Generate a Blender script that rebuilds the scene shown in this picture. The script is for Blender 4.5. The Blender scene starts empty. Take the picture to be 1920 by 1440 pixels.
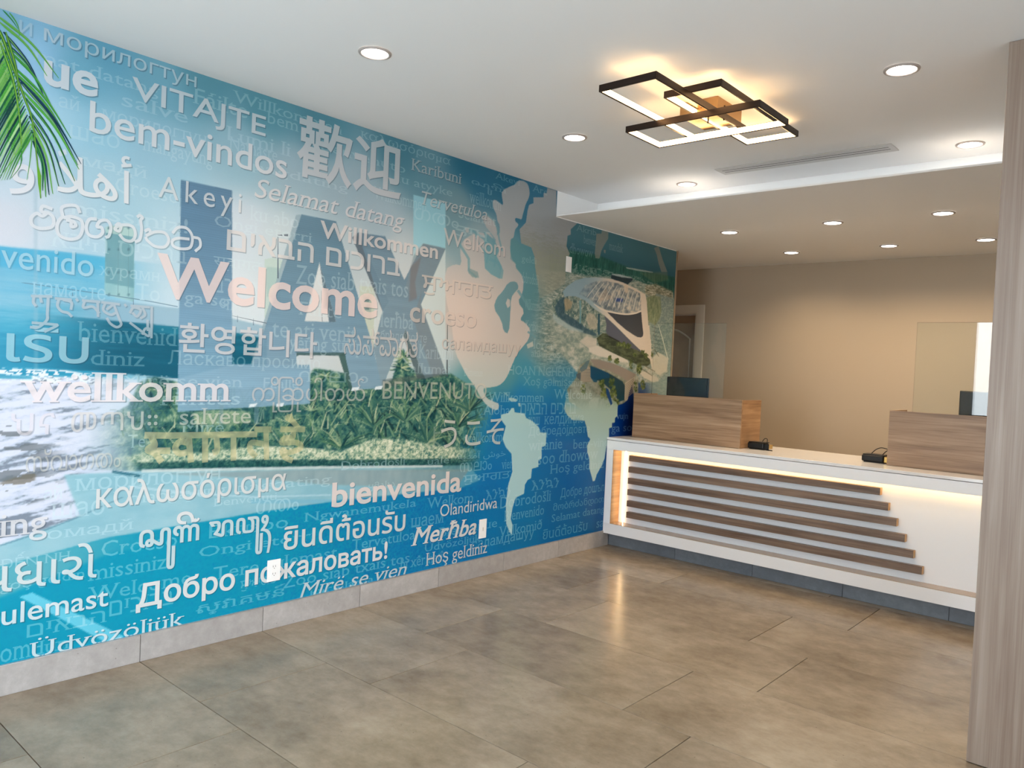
import bpy, bmesh, math, random
import numpy as np
from mathutils import Vector, Matrix
from mathutils.geometry import delaunay_2d_cdt
random.seed(7)
rng = np.random.default_rng(11)
S = bpy.context.scene
C = S.collection

# ------------------------------------------------------------------ camera
YAW, PIT, ROL, FPX, EYE = -0.72202341, -0.02232907, 0.04651398, 1446.1828, 1.415
fw = Vector((math.sin(YAW) * math.cos(PIT), math.cos(YAW) * math.cos(PIT), math.sin(PIT)))
rt = fw.cross(Vector((0, 0, 1))).normalized()
up = rt.cross(fw)
R2 = rt * math.cos(ROL) + up * math.sin(ROL)
U2 = -rt * math.sin(ROL) + up * math.cos(ROL)
cam = bpy.data.objects.new('camera', bpy.data.cameras.new('camera'))
C.objects.link(cam)
m = Matrix((R2, U2, -fw)).transposed().to_4x4()
m.translation = Vector((0, 0, EYE))
cam.matrix_world = m
cam.data.sensor_width = 36
cam.data.lens = 36 * FPX / 1920
cam.data.clip_start = 0.05
S.camera = cam
PRINT_GAIN = 0.90

# ------------------------------------------------------------------ colour management, world, daylight
S.view_settings.view_transform = 'Standard'
S.view_settings.look = 'None'
S.view_settings.exposure = 0.50
S.view_settings.gamma = 1.0
S.view_settings.use_curve_mapping = False
S.cycles.use_denoising = True
S.cycles.max_bounces = 10
S.cycles.sample_clamp_indirect = 6.0
W = bpy.data.worlds.new('sky')
S.world = W
W.use_nodes = True
nt = W.node_tree
bg = nt.nodes['Background']
tc = nt.nodes.new('ShaderNodeTexCoord')
sx = nt.nodes.new('ShaderNodeSeparateXYZ')
mr = nt.nodes.new('ShaderNodeMapRange')
cr = nt.nodes.new('ShaderNodeValToRGB')
nt.links.new(tc.outputs['Generated'], sx.inputs[0])
nt.links.new(sx.outputs['Z'], mr.inputs['Value'])
mr.inputs['From Min'].default_value = -0.1
mr.inputs['From Max'].default_value = 0.6
cr.color_ramp.elements[0].color = (0.55, 0.56, 0.56, 1)
cr.color_ramp.elements[1].color = (0.62, 0.80, 1.0, 1)
e = cr.color_ramp.elements.new(0.2)
e.color = (0.95, 0.97, 1.0, 1)
nt.links.new(mr.outputs[0], cr.inputs[0])
nt.links.new(cr.outputs[0], bg.inputs['Color'])
bg.inputs['Strength'].default_value = 4.5
PORTAL_Y = -1.66


def area(name, loc, rot, sx_, sy_, energy, col=(1, 1, 1), portal=False, spread=180):
    l = bpy.data.lights.new(name, 'AREA')
    l.shape = 'RECTANGLE'
    l.size, l.size_y = sx_, sy_
    l.energy = energy
    l.color = col
    l.spread = math.radians(spread)
    o = bpy.data.objects.new(name, l)
    o.location = loc
    o.rotation_euler = rot
    C.objects.link(o)
    if portal:
        l.cycles.is_portal = True
    return o


# daylight entering through the shop front and the side glazing
area('daylight_front', (-1.62, -1.50, 1.35), (math.radians(90), 0, 0), 1.42, 2.4, 52, (0.86, 0.94, 1.0))
area('daylight_side', (1.12, 0.6, 1.35), (math.radians(90), 0, math.radians(90)), 3.6, 2.3, 14, (0.90, 0.95, 1.0))


# ------------------------------------------------------------------ photo <-> world helpers (used to take measures)
def ray(x, y):
    return fw + R2 * ((x - 960) / FPX) - U2 * ((y - 720) / FPX)


def on_y(x, y, Y):
    d = ray(x, y)
    return d * (Y / d.y) + Vector((0, 0, EYE))


def on_z(x, y, z):
    d = ray(x, y)
    return d * ((z - EYE) / d.z) + Vector((0, 0, EYE))


WX = -3.523


def wl(x, y):
    """measured point -> metres along the mural wall and height"""
    d = ray(x, y)
    t = WX / d.x
    return (d.y * t, d.z * t + EYE)


def wall_y(px, z):
    lo, hi = 0.3, 8.0
    for _ in range(40):
        mid = (lo + hi) / 2
        p = Vector((WX, mid, z - EYE))
        x = 960 + FPX * p.dot(R2) / p.dot(fw)
        if x < px:
            lo = mid
        else:
            hi = mid
    return lo


# ------------------------------------------------------------------ object helpers
def wloc(o):
    v = Vector((0, 0, 0))
    while o:
        v += o.location
        o = o.parent
    return v


def mk(name, bm, mat, parent=None, smooth=False, **props):
    if isinstance(bm, bmesh.types.BMesh):
        me = bpy.data.meshes.new(name)
        if parent:
            bmesh.ops.translate(bm, verts=bm.verts, vec=-wloc(parent))
        bm.normal_update()
        bm.to_mesh(me)
        bm.free()
        if smooth:
            for p in me.polygons:
                p.use_smooth = True
    else:
        me = bm
    if mat:
        me.materials.clear()
        me.materials.append(mat)
    o = bpy.data.objects.new(name, me)
    C.objects.link(o)
    if parent:
        o.parent = parent
    for k, v in props.items():
        o[k] = v
    return o


def thing(name, loc, label, category, group=None):
    o = bpy.data.objects.new(name, None)
    o.empty_display_size = 0.1
    o.location = loc
    C.objects.link(o)
    o['label'] = label
    o['category'] = category
    if group:
        o['group'] = group
    return o


def BM():
    return bmesh.new()


def bx(bm, x0, x1, y0, y1, z0, z1, bev=0.0, seg=2):
    r = bmesh.ops.create_cube(bm, size=1.0)
    vs = r['verts']
    bmesh.ops.scale(bm, vec=(abs(x1 - x0), abs(y1 - y0), abs(z1 - z0)), verts=vs)
    bmesh.ops.translate(bm, vec=((x0 + x1) / 2, (y0 + y1) / 2, (z0 + z1) / 2), verts=vs)
    if bev > 0:
        es = list({e for v in vs for e in v.link_edges})
        bmesh.ops.bevel(bm, geom=es, offset=bev, segments=seg, affect='EDGES', profile=0.5)
    return bm


def box(*a, **k):
    return bx(BM(), *a, **k)


def prism(bm, pts, axis, a0, a1):
    """extrude a 2D outline (u,v) along axis 0/1/2"""
    def P(u, v, a):
        return {0: (a, u, v), 1: (u, a, v), 2: (u, v, a)}[axis]
    b = [bm.verts.new(P(u, v, a0)) for u, v in pts]
    t = [bm.verts.new(P(u, v, a1)) for u, v in pts]
    n = len(pts)
    bm.faces.new(b)
    bm.faces.new(t[::-1])
    for i in range(n):
        bm.faces.new((b[i], t[i], t[(i + 1) % n], b[(i + 1) % n]))
    bmesh.ops.recalc_face_normals(bm, faces=bm.faces)
    return bm


def lathe(bm, prof, cx, cy, n=40):
    rings = []
    for r, z in prof:
        rings.append([bm.verts.new((cx + r * math.cos(2 * math.pi * i / n), cy + r * math.sin(2 * math.pi * i / n), z)) for i in range(n)] if r > 1e-6 else [bm.verts.new((cx, cy, z))])
    for a, b in zip(rings[:-1], rings[1:]):
        for i in range(n):
            j = (i + 1) % n
            if len(a) == 1:
                bm.faces.new((a[0], b[j], b[i]))
            elif len(b) == 1:
                bm.faces.new((a[i], a[j], b[0]))
            else:
                bm.faces.new((a[i], a[j], b[j], b[i]))
    bmesh.ops.recalc_face_normals(bm, faces=bm.faces)
    return bm


def tube(bm, pts, r, n=8):
    pts = [Vector(p) for p in pts]
    rings = []
    for i, p in enumerate(pts):
        t = (pts[min(i + 1, len(pts) - 1)] - pts[max(i - 1, 0)]).normalized()
        a = Vector((0, 0, 1)) if abs(t.z) < 0.9 else Vector((1, 0, 0))
        u = t.cross(a).normalized()
        v = t.cross(u)
        rings.append([bm.verts.new(p + (u * math.cos(2 * math.pi * k / n) + v * math.sin(2 * math.pi * k / n)) * r) for k in range(n)])
    for a, b in zip(rings[:-1], rings[1:]):
        for k in range(n):
            bm.faces.new((a[k], a[(k + 1) % n], b[(k + 1) % n], b[k]))
    bm.faces.new(rings[0])
    bm.faces.new(rings[-1][::-1])
    bmesh.ops.recalc_face_normals(bm, faces=bm.faces)
    return bm


def smooth_path(ctrl, n=6):
    P = [Vector(c) for c in ctrl]
    P = [P[0] * 2 - P[1]] + P + [P[-1] * 2 - P[-2]]
    out = []
    for i in range(1, len(P) - 2):
        for k in range(n):
            t = k / n
            a, b, c, d = P[i - 1], P[i], P[i + 1], P[i + 2]
            out.append(0.5 * ((2 * b) + (c - a) * t + (2 * a - 5 * b + 4 * c - d) * t * t + (-a + 3 * b - 3 * c + d) * t ** 3))
    out.append(P[-2])
    return out


# ------------------------------------------------------------------ materials
def srgb(c):
    return tuple((v / 255 / 12.92) if v / 255 <= 0.04045 else ((v / 255 + 0.055) / 1.055) ** 2.4 for v in c)


def mat(name, col, rough=0.5, metal=0.0, spec=0.5, emit=None, es=0.0, coat=0.0):
    m = bpy.data.materials.new(name)
    m.use_nodes = True
    b = m.node_tree.nodes['Principled BSDF']
    b.inputs['Base Color'].default_value = (*srgb(col), 1)
    b.inputs['Roughness'].default_value = rough
    b.inputs['Metallic'].default_value = metal
    b.inputs['Specular IOR Level'].default_value = spec
    b.inputs['Coat Weight'].default_value = coat
    if emit:
        b.inputs['Emission Color'].default_value = (*emit, 1)
        b.inputs['Emission Strength'].default_value = es
    return m


def N(m, t, **kw):
    n = m.node_tree.nodes.new(t)
    for k, v in kw.items():
        setattr(n, k, v)
    return n


def L(m, a, b):
    m.node_tree.links.new(a, b)


def ramp(m, stops):
    r = N(m, 'ShaderNodeValToRGB')
    el = r.color_ramp.elements
    while len(el) > 1:
        el.remove(el[-1])
    el[0].position = stops[0][0]
    el[0].color = (*srgb(stops[0][1]), 1)
    for p, c in stops[1:]:
        x = el.new(p)
        x.color = (*srgb(c), 1)
    return r


def paint_mat(name, col, rough=0.6, bump=0.02):
    m = mat(name, col, rough)
    b = m.node_tree.nodes['Principled BSDF']
    g = N(m, 'ShaderNodeNewGeometry')
    n = N(m, 'ShaderNodeTexNoise')
    n.inputs['Scale'].default_value = 160
    L(m, g.outputs['Position'], n.inputs['Vector'])
    bp = N(m, 'ShaderNodeBump')
    bp.inputs['Strength'].default_value = bump
    bp.inputs['Distance'].default_value = 0.002
    L(m, n.outputs['Fac'], bp.inputs['Height'])
    L(m, bp.outputs[0], b.inputs['Normal'])
    return m


def wood_mat(name, stops, axis, rough=0.42, fine=60, along=1.6, seed=0.0):
    """straight laminate grain running along the given axis"""
    m = mat(name, (128, 110, 95), rough)
    b = m.node_tree.nodes['Principled BSDF']
    g = N(m, 'ShaderNodeNewGeometry')
    oi = N(m, 'ShaderNodeObjectInfo')
    ad = N(m, 'ShaderNodeVectorMath', operation='ADD')
    ml = N(m, 'ShaderNodeMath', operation='MULTIPLY')
    ml.inputs[1].default_value = 7.0 + seed
    L(m, oi.outputs['Random'], ml.inputs[0])
    L(m, g.outputs['Position'], ad.inputs[0])
    L(m, ml.outputs[0], ad.inputs[1])
    mp = N(m, 'ShaderNodeMapping')
    sc = [fine, fine, fine]
    sc[axis] = along
    mp.inputs['Scale'].default_value = sc
    L(m, ad.outputs[0], mp.inputs['Vector'])
    n1 = N(m, 'ShaderNodeTexNoise')
    n1.inputs['Scale'].default_value = 1.0
    n1.inputs['Detail'].default_value = 5
    n1.inputs['Roughness'].default_value = 0.65
    n1.inputs['Distortion'].default_value = 0.3
    L(m, mp.outputs[0], n1.inputs['Vector'])
    mp2 = N(m, 'ShaderNodeMapping')
    sc2 = [fine * 0.22] * 3
    sc2[axis] = along * 0.6
    mp2.inputs['Scale'].default_value = sc2
    L(m, ad.outputs[0], mp2.inputs['Vector'])
    n2 = N(m, 'ShaderNodeTexNoise')
    n2.inputs['Scale'].default_value = 1.0
    n2.inputs['Detail'].default_value = 3
    n2.inputs['Distortion'].default_value = 0.6
    L(m, mp2.outputs[0], n2.inputs['Vector'])
    mx = N(m, 'ShaderNodeMath', operation='ADD')
    h1 = N(m, 'ShaderNodeMath', operation='MULTIPLY')
    h1.inputs[1].default_value = 0.5
    h2 = N(m, 'ShaderNodeMath', operation='MULTIPLY')
    h2.inputs[1].default_value = 0.5
    L(m, n1.outputs['Fac'], h1.inputs[0])
    L(m, n2.outputs['Fac'], h2.inputs[0])
    L(m, h1.outputs[0], mx.inputs[0])
    L(m, h2.outputs[0], mx.inputs[1])
    r = ramp(m, stops)
    L(m, mx.outputs[0], r.inputs[0])
    L(m, r.outputs[0], b.inputs['Base Color'])
    bp = N(m, 'ShaderNodeBump')
    bp.inputs['Strength'].default_value = 0.08
    bp.inputs['Distance'].default_value = 0.001
    L(m, n1.outputs['Fac'], bp.inputs['Height'])
    L(m, bp.outputs[0], b.inputs['Normal'])
    return m


def stone_mat(name, stops, rough=0.35, big=1.3, small=9.0, speck=(90, 84, 76), var=0.05, spec=0.5):
    m = mat(name, stops[0][1], rough, spec=spec)
    b = m.node_tree.nodes['Principled BSDF']
    g = N(m, 'ShaderNodeNewGeometry')
    oi = N(m, 'ShaderNodeObjectInfo')
    ml = N(m, 'ShaderNodeMath', operation='MULTIPLY')
    ml.inputs[1].default_value = 23.0
    ad = N(m, 'ShaderNodeVectorMath', operation='ADD')
    L(m, oi.outputs['Random'], ml.inputs[0])
    L(m, g.outputs['Position'], ad.inputs[0])
    L(m, ml.outputs[0], ad.inputs[1])
    n1 = N(m, 'ShaderNodeTexNoise')
    n1.inputs['Scale'].default_value = big
    n1.inputs['Detail'].default_value = 8
    n1.inputs['Roughness'].default_value = 0.62
    n2 = N(m, 'ShaderNodeTexNoise')
    n2.inputs['Scale'].default_value = small
    n2.inputs['Detail'].default_value = 8
    n2.inputs['Roughness'].default_value = 0.72
    mp = N(m, 'ShaderNodeMapping')
    mp.inputs['Scale'].default_value = (0.95, 1.3, 1.3)
    L(m, ad.outputs[0], n1.inputs['Vector'])
    L(m, ad.outputs[0], mp.inputs['Vector'])
    L(m, mp.outputs[0], n2.inputs['Vector'])
    mx = N(m, 'ShaderNodeMix')
    mx.data_type = 'FLOAT'
    mx.inputs[0].default_value = 0.46
    L(m, n1.outputs['Fac'], mx.inputs[2])
    L(m, n2.outputs['Fac'], mx.inputs[3])
    r = ramp(m, stops)
    L(m, mx.outputs[0], r.inputs[0])
    # pits and pale chips
    vo = N(m, 'ShaderNodeTexVoronoi')
    vo.inputs['Scale'].default_value = 26
    L(m, ad.outputs[0], vo.inputs['Vector'])
    lt = N(m, 'ShaderNodeMath', operation='LESS_THAN')
    lt.inputs[1].default_value = 0.075
    L(m, vo.outputs['Distance'], lt.inputs[0])
    sel = N(m, 'ShaderNodeSeparateColor')
    L(m, vo.outputs['Color'], sel.inputs[0])
    g1 = N(m, 'ShaderNodeMath', operation='GREATER_THAN')
    g1.inputs[1].default_value = 0.72
    L(m, sel.outputs[0], g1.inputs[0])
    mu = N(m, 'ShaderNodeMath', operation='MULTIPLY')
    L(m, lt.outputs[0], mu.inputs[0])
    L(m, g1.outputs[0], mu.inputs[1])
    hm = N(m, 'ShaderNodeMath', operation='MULTIPLY')
    hm.inputs[1].default_value = 0.45
    L(m, mu.outputs[0], hm.inputs[0])
    mc = N(m, 'ShaderNodeMix')
    mc.data_type = 'RGBA'
    L(m, hm.outputs[0], mc.inputs[0])
    L(m, r.outputs[0], mc.inputs[6])
    mc.inputs[7].default_value = (*srgb(speck), 1)
    # tile-to-tile tone
    tv = N(m, 'ShaderNodeMapRange')
    tv.inputs['To Min'].default_value = 1 - var
    tv.inputs['To Max'].default_value = 1 + var
    L(m, oi.outputs['Random'], tv.inputs['Value'])
    hs = N(m, 'ShaderNodeHueSaturation')
    L(m, tv.outputs[0], hs.inputs['Value'])
    L(m, mc.outputs[2], hs.inputs['Color'])
    L(m, hs.outputs[0], b.inputs['Base Color'])
    rr = N(m, 'ShaderNodeMapRange')
    rr.inputs['To Min'].default_value = rough - 0.06
    rr.inputs['To Max'].default_value = rough + 0.10
    L(m, n2.outputs['Fac'], rr.inputs['Value'])
    L(m, rr.outputs[0], b.inputs['Roughness'])
    bp = N(m, 'ShaderNodeBump')
    bp.inputs['Strength'].default_value = 0.06
    bp.inputs['Distance'].default_value = 0.002
    L(m, n2.outputs['Fac'], bp.inputs['Height'])
    L(m, bp.outputs[0], b.inputs['Normal'])
    return m


M_CEIL = paint_mat('ceiling_paint', (242, 241, 240), 0.7)
M_WHITEPAINT = paint_mat('white_paint', (246, 247, 246), 0.6)
M_TAUPE = paint_mat('taupe_paint', (186, 170, 148), 0.55, 0.03)
M_TRIMWHITE = mat('trim_white', (232, 226, 214), 0.4)
M_DOOR = mat('door_paint', (176, 156, 134), 0.45)
M_FLOOR = stone_mat('floor_tile_stone', [(0.32, (112, 97, 78)), (0.44, (134, 120, 101)), (0.54, (150, 136, 117)), (0.70, (172, 159, 140))], rough=0.20, speck=(84, 72, 58), small=7.0)
M_BASE = stone_mat('baseboard_stone', [(0.3, (146, 141, 138)), (0.5, (166, 162, 159)), (0.72, (192, 188, 186))], rough=0.5, big=2.2, small=14)
M_PLINTH = stone_mat('plinth_stone', [(0.3, (92, 97, 104)), (0.5, (110, 116, 124)), (0.72, (134, 140, 147))], rough=0.5, big=2.2, small=14)
M_GROUT = mat('grout', (64, 57, 50), 0.9)
M_QUARTZ = mat('white_quartz', (236, 235, 236), 0.10)
M_PANELWHITE = mat('white_laminate', (242, 243, 246), 0.35)
M_COLUMN = wood_mat('column_laminate', [(0.32, (120, 101, 87)), (0.46, (138, 119, 105)), (0.56, (150, 133, 119)), (0.70, (168, 152, 140))], 2, fine=85, along=1.3)
M_WOOD = wood_mat('box_laminate', [(0.34, (118, 90, 66)), (0.46, (146, 117, 90)), (0.55, (164, 134, 106)), (0.68, (182, 155, 127))], 0, fine=75, along=2.2)
M_WOODY = wood_mat('box_side_laminate', [(0.34, (124, 90, 60)), (0.46, (148, 112, 78)), (0.55, (166, 130, 94)), (0.68, (184, 150, 114))], 1, fine=75, along=2.2)
M_SLAT = wood_mat('slat_laminate', [(0.34, (88, 68, 54)), (0.46, (112, 90, 74)), (0.56, (130, 107, 90)), (0.68, (150, 126, 108))], 0, fine=90, along=2.5, seed=3)
M_EDGE = mat('slat_edge_band', (205, 165, 118), 0.5)
M_BRONZE = mat('dark_bronze', (44, 32, 26), 0.35, 0.6)
M_BRUSHED = mat('brushed_bronze', (150, 122, 88), 0.32, 0.85)
M_LED = mat('led_light', (255, 240, 215), 0.5, emit=(1.0, 0.62, 0.28), es=8.5)
M_LEDSTRIP = mat('led_tape', (255, 235, 200), 0.5, emit=(1.0, 0.66, 0.30), es=11)
M_DOWN = mat('downlight_lens', (255, 250, 240), 0.5, emit=(1.0, 0.93, 0.84), es=9)
M_TRIMRING = mat('downlight_trim', (172, 162, 156), 0.45)
M_BLACK = mat('black_plastic', (9, 9, 11), 0.35, spec=0.3)
M_SCREEN = mat('dark_monitor_back', (8, 13, 19), 0.4, spec=0.3)
M_BRASS = mat('brass_port', (196, 164, 96), 0.3, 0.8)
M_STEEL = mat('steel', (190, 186, 178), 0.3, 0.9)
M_PLATE = mat('white_plastic', (240, 240, 240), 0.35)
M_SLOT = mat('dark_slot', (60, 60, 62), 0.6)
M_VENT = mat('vent_metal', (200, 196, 192), 0.45)
M_VENTDARK = mat('vent_dark', (30, 28, 34), 0.8)
M_ALU = mat('aluminium_trim', (196, 196, 198), 0.35, 0.7)
M_TAN = mat('tan_corner_trim', (150, 130, 108), 0.5)
M_ASPHALT = stone_mat('asphalt', [(0.3, (120, 120, 122)), (0.7, (160, 160, 160))], rough=0.8)
M_CURB = mat('concrete', (190, 188, 182), 0.8)


def glass_mat(name, tint=(0.96, 0.985, 0.98)):
    m = bpy.data.materials.new(name)
    m.use_nodes = True
    n = m.node_tree.nodes
    n.remove(n['Principled BSDF'])
    out = n['Material Output']
    tr = N(m, 'ShaderNodeBsdfTransparent')
    tr.inputs[0].default_value = (*tint, 1)
    gl = N(m, 'ShaderNodeBsdfGlossy')
    gl.inputs['Roughness'].default_value = 0.0
    fr = N(m, 'ShaderNodeFresnel')
    fr.inputs[0].default_value = 1.5
    mx = N(m, 'ShaderNodeMixShader')
    L(m, fr.outputs[0], mx.inputs[0])
    L(m, tr.outputs[0], mx.inputs[1])
    L(m, gl.outputs[0], mx.inputs[2])
    L(m, mx.outputs[0], out.inputs[0])
    return m


M_GLASS = glass_mat('acrylic')
M_WINGLASS = glass_mat('window_glass', (0.97, 0.98, 0.98))

# ------------------------------------------------------------------ the room shell
CZ, SZ = 2.706, 2.522          # high ceiling, soffit
Y0, YB = -1.6, 7.31            # shop front, back wall
XR, XHALL = 1.2, -4.9
YS, YS2 = 4.403, 4.905         # soffit lip and the foot of its white slope
WEND = 6.145                   # end of the mural wall

fl = mk('floor', box(XHALL, XR + 0.1, Y0 - 0.1, YB + 0.1, -0.06, -0.0075), M_GROUT, kind='structure')
TL, TH, GAP = 1.228, 0.6125, 0.0034
tile_cache = {}


def tile_mesh(w, d):
    k = (round(w, 4), round(d, 4))
    if k not in tile_cache:
        b = box(0, w, 0, d, -0.0075, 0.0, bev=0.0007, seg=1)
        me = bpy.data.meshes.new('tile')
        b.to_mesh(me)
        b.free()
        me.materials.append(M_FLOOR)
        tile_cache[k] = me
    return tile_cache[k]


row0 = 1.5265
for r in range(-6, 10):
    ya, yb = row0 + r * TH, row0 + (r + 1) * TH
    ya, yb = max(ya, Y0), min(yb, YB)
    if yb - ya < 0.02:
        continue
    off = -2.95 if r % 2 == 0 else -2.632
    k0 = math.floor((XHALL - off) / TL)
    for k in range(k0, 5):
        xa, xb = off + k * TL, off + (k + 1) * TL
        lim = WX if ya < WEND - 0.3 else XHALL
        xa, xb = max(xa, lim), min(xb, XR)
        if xb - xa < 0.02:
            continue
        o = bpy.data.objects.new('tile', tile_mesh(xb - xa - GAP, yb - ya - GAP))
        o.location = (xa + GAP / 2, ya + GAP / 2, 0)
        C.objects.link(o)
        o.parent = fl

# ceiling: high part, sloping white cove face, soffit
bm = BM()
prism(bm, [(Y0 - 0.1, CZ + 0.1), (Y0 - 0.1, CZ), (YS2, CZ), (YS2, CZ + 0.1)], 0, WX - 0.12, XR + 0.1)
ceil = mk('ceiling', bm, M_CEIL, kind='structure')
bm = BM()
prism(bm, [(YS, SZ), (YB + 0.1, SZ), (YB + 0.1, CZ + 0.1), (YS2 + 0.004, CZ + 0.1), (YS2 + 0.004, SZ + 0.010), (YS, SZ + 0.010)], 0, XHALL, XR + 0.1)
mk('soffit', bm, M_CEIL, ceil)
mk('cove_face', box(WX + 0.001, XR, YS2, YS2 + 0.0035, SZ + 0.0105, CZ - 0.0002), M_WHITEPAINT, ceil)
area('cove_light', (-1.2, 4.56, SZ + 0.025), (math.radians(92), 0, 0), 4.5, 0.02, 1.1, (0.94, 0.97, 1.0), spread=60)
bm = BM()
bx(bm, WX - 0.12, WX, Y0, WEND, 0, SZ)
bx(bm, WX - 0.12, WX, Y0, YS2, SZ, CZ)
wall_left = mk('wall_left', bm, M_WHITEPAINT, kind='structure')
bm = BM()
bx(bm, XHALL - 0.1, -4.62, YB, YB + 0.14, 0, SZ)
bx(bm, -3.911, XR + 0.1, YB, YB + 0.14, 0, SZ)
bx(bm, -4.62, -3.911, YB, YB + 0.14, 2.065, SZ)
mk('wall_back', bm, M_TAUPE, kind='structure')
mk('wall_hall', box(XHALL - 0.1, XHALL, WEND - 0.6, YB + 0.14, 0, SZ), M_TAUPE, kind='structure')
mk('wall_hall', box(XHALL, WX - 0.12, WEND - 0.6, WEND - 0.5, 0, SZ), M_TAUPE, kind='structure')
# right wall with a glazed opening beside the photographer
bm = BM()
bx(bm, XR, XR + 0.12, 2.5, YB + 0.1, 0, CZ)
bx(bm, XR, XR + 0.12, Y0, -1.3, 0, CZ)
bx(bm, XR, XR + 0.12, -1.3, 2.5, 2.5, CZ)
bx(bm, XR, XR + 0.12, -1.3, 2.5, 0, 0.15)
mk('wall_right', bm, M_WHITEPAINT, kind='structure')
# shop front: solid to the left, glazing to the right
bm = BM()
bx(bm, WX - 0.12, -2.38, Y0 - 0.12, Y0, 0, CZ)
bx(bm, -0.88, XR + 0.12, Y0 - 0.12, Y0, 0, CZ)
bx(bm, -2.38, -0.88, Y0 - 0.12, Y0, 2.55, CZ)
mk('wall_front', bm, M_TAUPE, kind='structure')


def glazing(name, x0, x1, z0, z1, along, at, n):
    g = bpy.data.objects.new(name, None)
    C.objects.link(g)
    g['kind'] = 'structure'
    for i in range(n + 1):
        u = x0 + (x1 - x0) * i / n
        u = min(max(u, x0 + 0.02), x1 - 0.02)
        b = box(u - 0.02, u + 0.02, at - 0.03, at + 0.03, z0, z1) if along == 0 else box(at - 0.03, at + 0.03, u - 0.02, u + 0.02, z0, z1)
        mk('mullion', b, M_ALU, g)
    for z in (z0 + 0.02, z1 - 0.02):
        b = box(x0, x1, at - 0.028, at + 0.028, z - 0.02, z + 0.02) if along == 0 else box(at - 0.028, at + 0.028, x0, x1, z - 0.02, z + 0.02)
        mk('rail', b, M_ALU, g)
    for i in range(n):
        u0, u1 = x0 + (x1 - x0) * i / n + 0.02, x0 + (x1 - x0) * (i + 1) / n - 0.02
        b = box(u0, u1, at - 0.003, at + 0.003, z0 + 0.04, z1 - 0.04) if along == 0 else box(at - 0.003, at + 0.003, u0, u1, z0 + 0.04, z1 - 0.04)
        mk('pane', b, M_WINGLASS, g)
    return g


glazing('window_1', -2.38, -0.88, 0.0, 2.55, 0, Y0 - 0.06, 1)
glazing('window_2', -1.3, 2.5, 0.15, 2.5, 1, XR + 0.06, 3)
mk('pavement', box(-12, 12, -14, Y0 - 0.12, -0.12, -0.02), M_CURB, kind='structure')
mk('pavement', box(XR + 0.12, 12, Y0 - 0.12, 12, -0.12, -0.02), M_CURB, kind='structure')

# tan corner bead at the end of the mural wall
mk('trim_1', box(WX - 0.122, WX + 0.006, WEND, WEND + 0.022, 0.0, SZ), M_TAN, kind='structure')

# stone baseboard tiles along the mural wall, aluminium profile on top
bb = bpy.data.objects.new('baseboard_left', None)
C.objects.link(bb)
bb['kind'] = 'structure'
edges = [Y0] + [1.526 + 0.6155 * k for k in range(-5, 8) if Y0 + 0.05 < 1.526 + 0.6155 * k < 5.2] + [5.262]
for a, b in zip(edges[:-1], edges[1:]):
    mk('tile', box(WX, WX + 0.011, a + 0.0015, b - 0.0015, 0.0005, 0.1225, bev=0.0008, seg=1), M_BASE, bb)
mk('grout', box(WX, WX + 0.008, Y0, 5.262, 0.0005, 0.1215), M_GROUT, bb)
mk('metal_edge', box(WX, WX + 0.0115, Y0, 5.185, 0.1225, 0.1265), M_ALU, bb)
mk('baseboard_back', box(-3.80, XR, YB - 0.014, YB, 0.0005, 0.12), M_TRIMWHITE, kind='structure')

# ------------------------------------------------------------------ door beyond the passage
dr = bpy.data.objects.new('door_1', None)
dr.location = (-4.26, YB, 0)
C.objects.link(dr)
dr['kind'] = 'structure'
bm = BM()
prism(bm, [(-4.713, 0), (-4.62, 0), (-4.62, 2.065), (-3.911, 2.065), (-3.911, 0), (-3.818, 0), (-3.818, 2.150), (-4.713, 2.150)], 1, YB - 0.018, YB)
bmesh.ops.bevel(bm, geom=list(bm.edges), offset=0.003, segments=2, affect='EDGES')
mk('casing', bm, M_TRIMWHITE, dr)
bm = BM()
prism(bm, [(-4.62, 0), (-4.605, 0), (-4.605, 2.05), (-3.926, 2.05), (-3.926, 0), (-3.911, 0), (-3.911, 2.065), (-4.62, 2.065)], 1, YB - 0.005, YB + 0.14)
mk('jamb', bm, M_TRIMWHITE, dr)
leaf = mk('door_leaf', box(-4.604, -3.927, YB + 0.10, YB + 0.138, 0.01, 2.048), M_DOOR, dr)
yl = YB + 0.098
ap = [(-4.50, yl, 1.0), (-4.50, yl, 1.80), (-4.42, yl, 1.872), (-4.266, yl, 1.905), (-4.11, yl, 1.872), (-4.03, yl, 1.80), (-4.03, yl, 1.0), (-4.50, yl, 1.0)]
arch = []
for i in range(24):
    t = i / 23
    x = -4.50 + 0.47 * t
    arch.append((x, yl, 1.80 + 0.10 * math.sin(math.pi * t)))
path = [(-4.50, yl, 1.0)] + arch + [(-4.03, yl, 1.0), (-4.50, yl, 1.0)]
mk('panel_moulding', tube(BM(), path, 0.011, 8), M_TRIMWHITE, leaf, smooth=True)
mk('panel_moulding', tube(BM(), [(-4.5, yl, 0.86), (-4.03, yl, 0.86), (-4.03, yl, 0.2), (-4.5, yl, 0.2), (-4.5, yl, 0.86)], 0.011, 8), M_TRIMWHITE, leaf, smooth=True)

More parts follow.
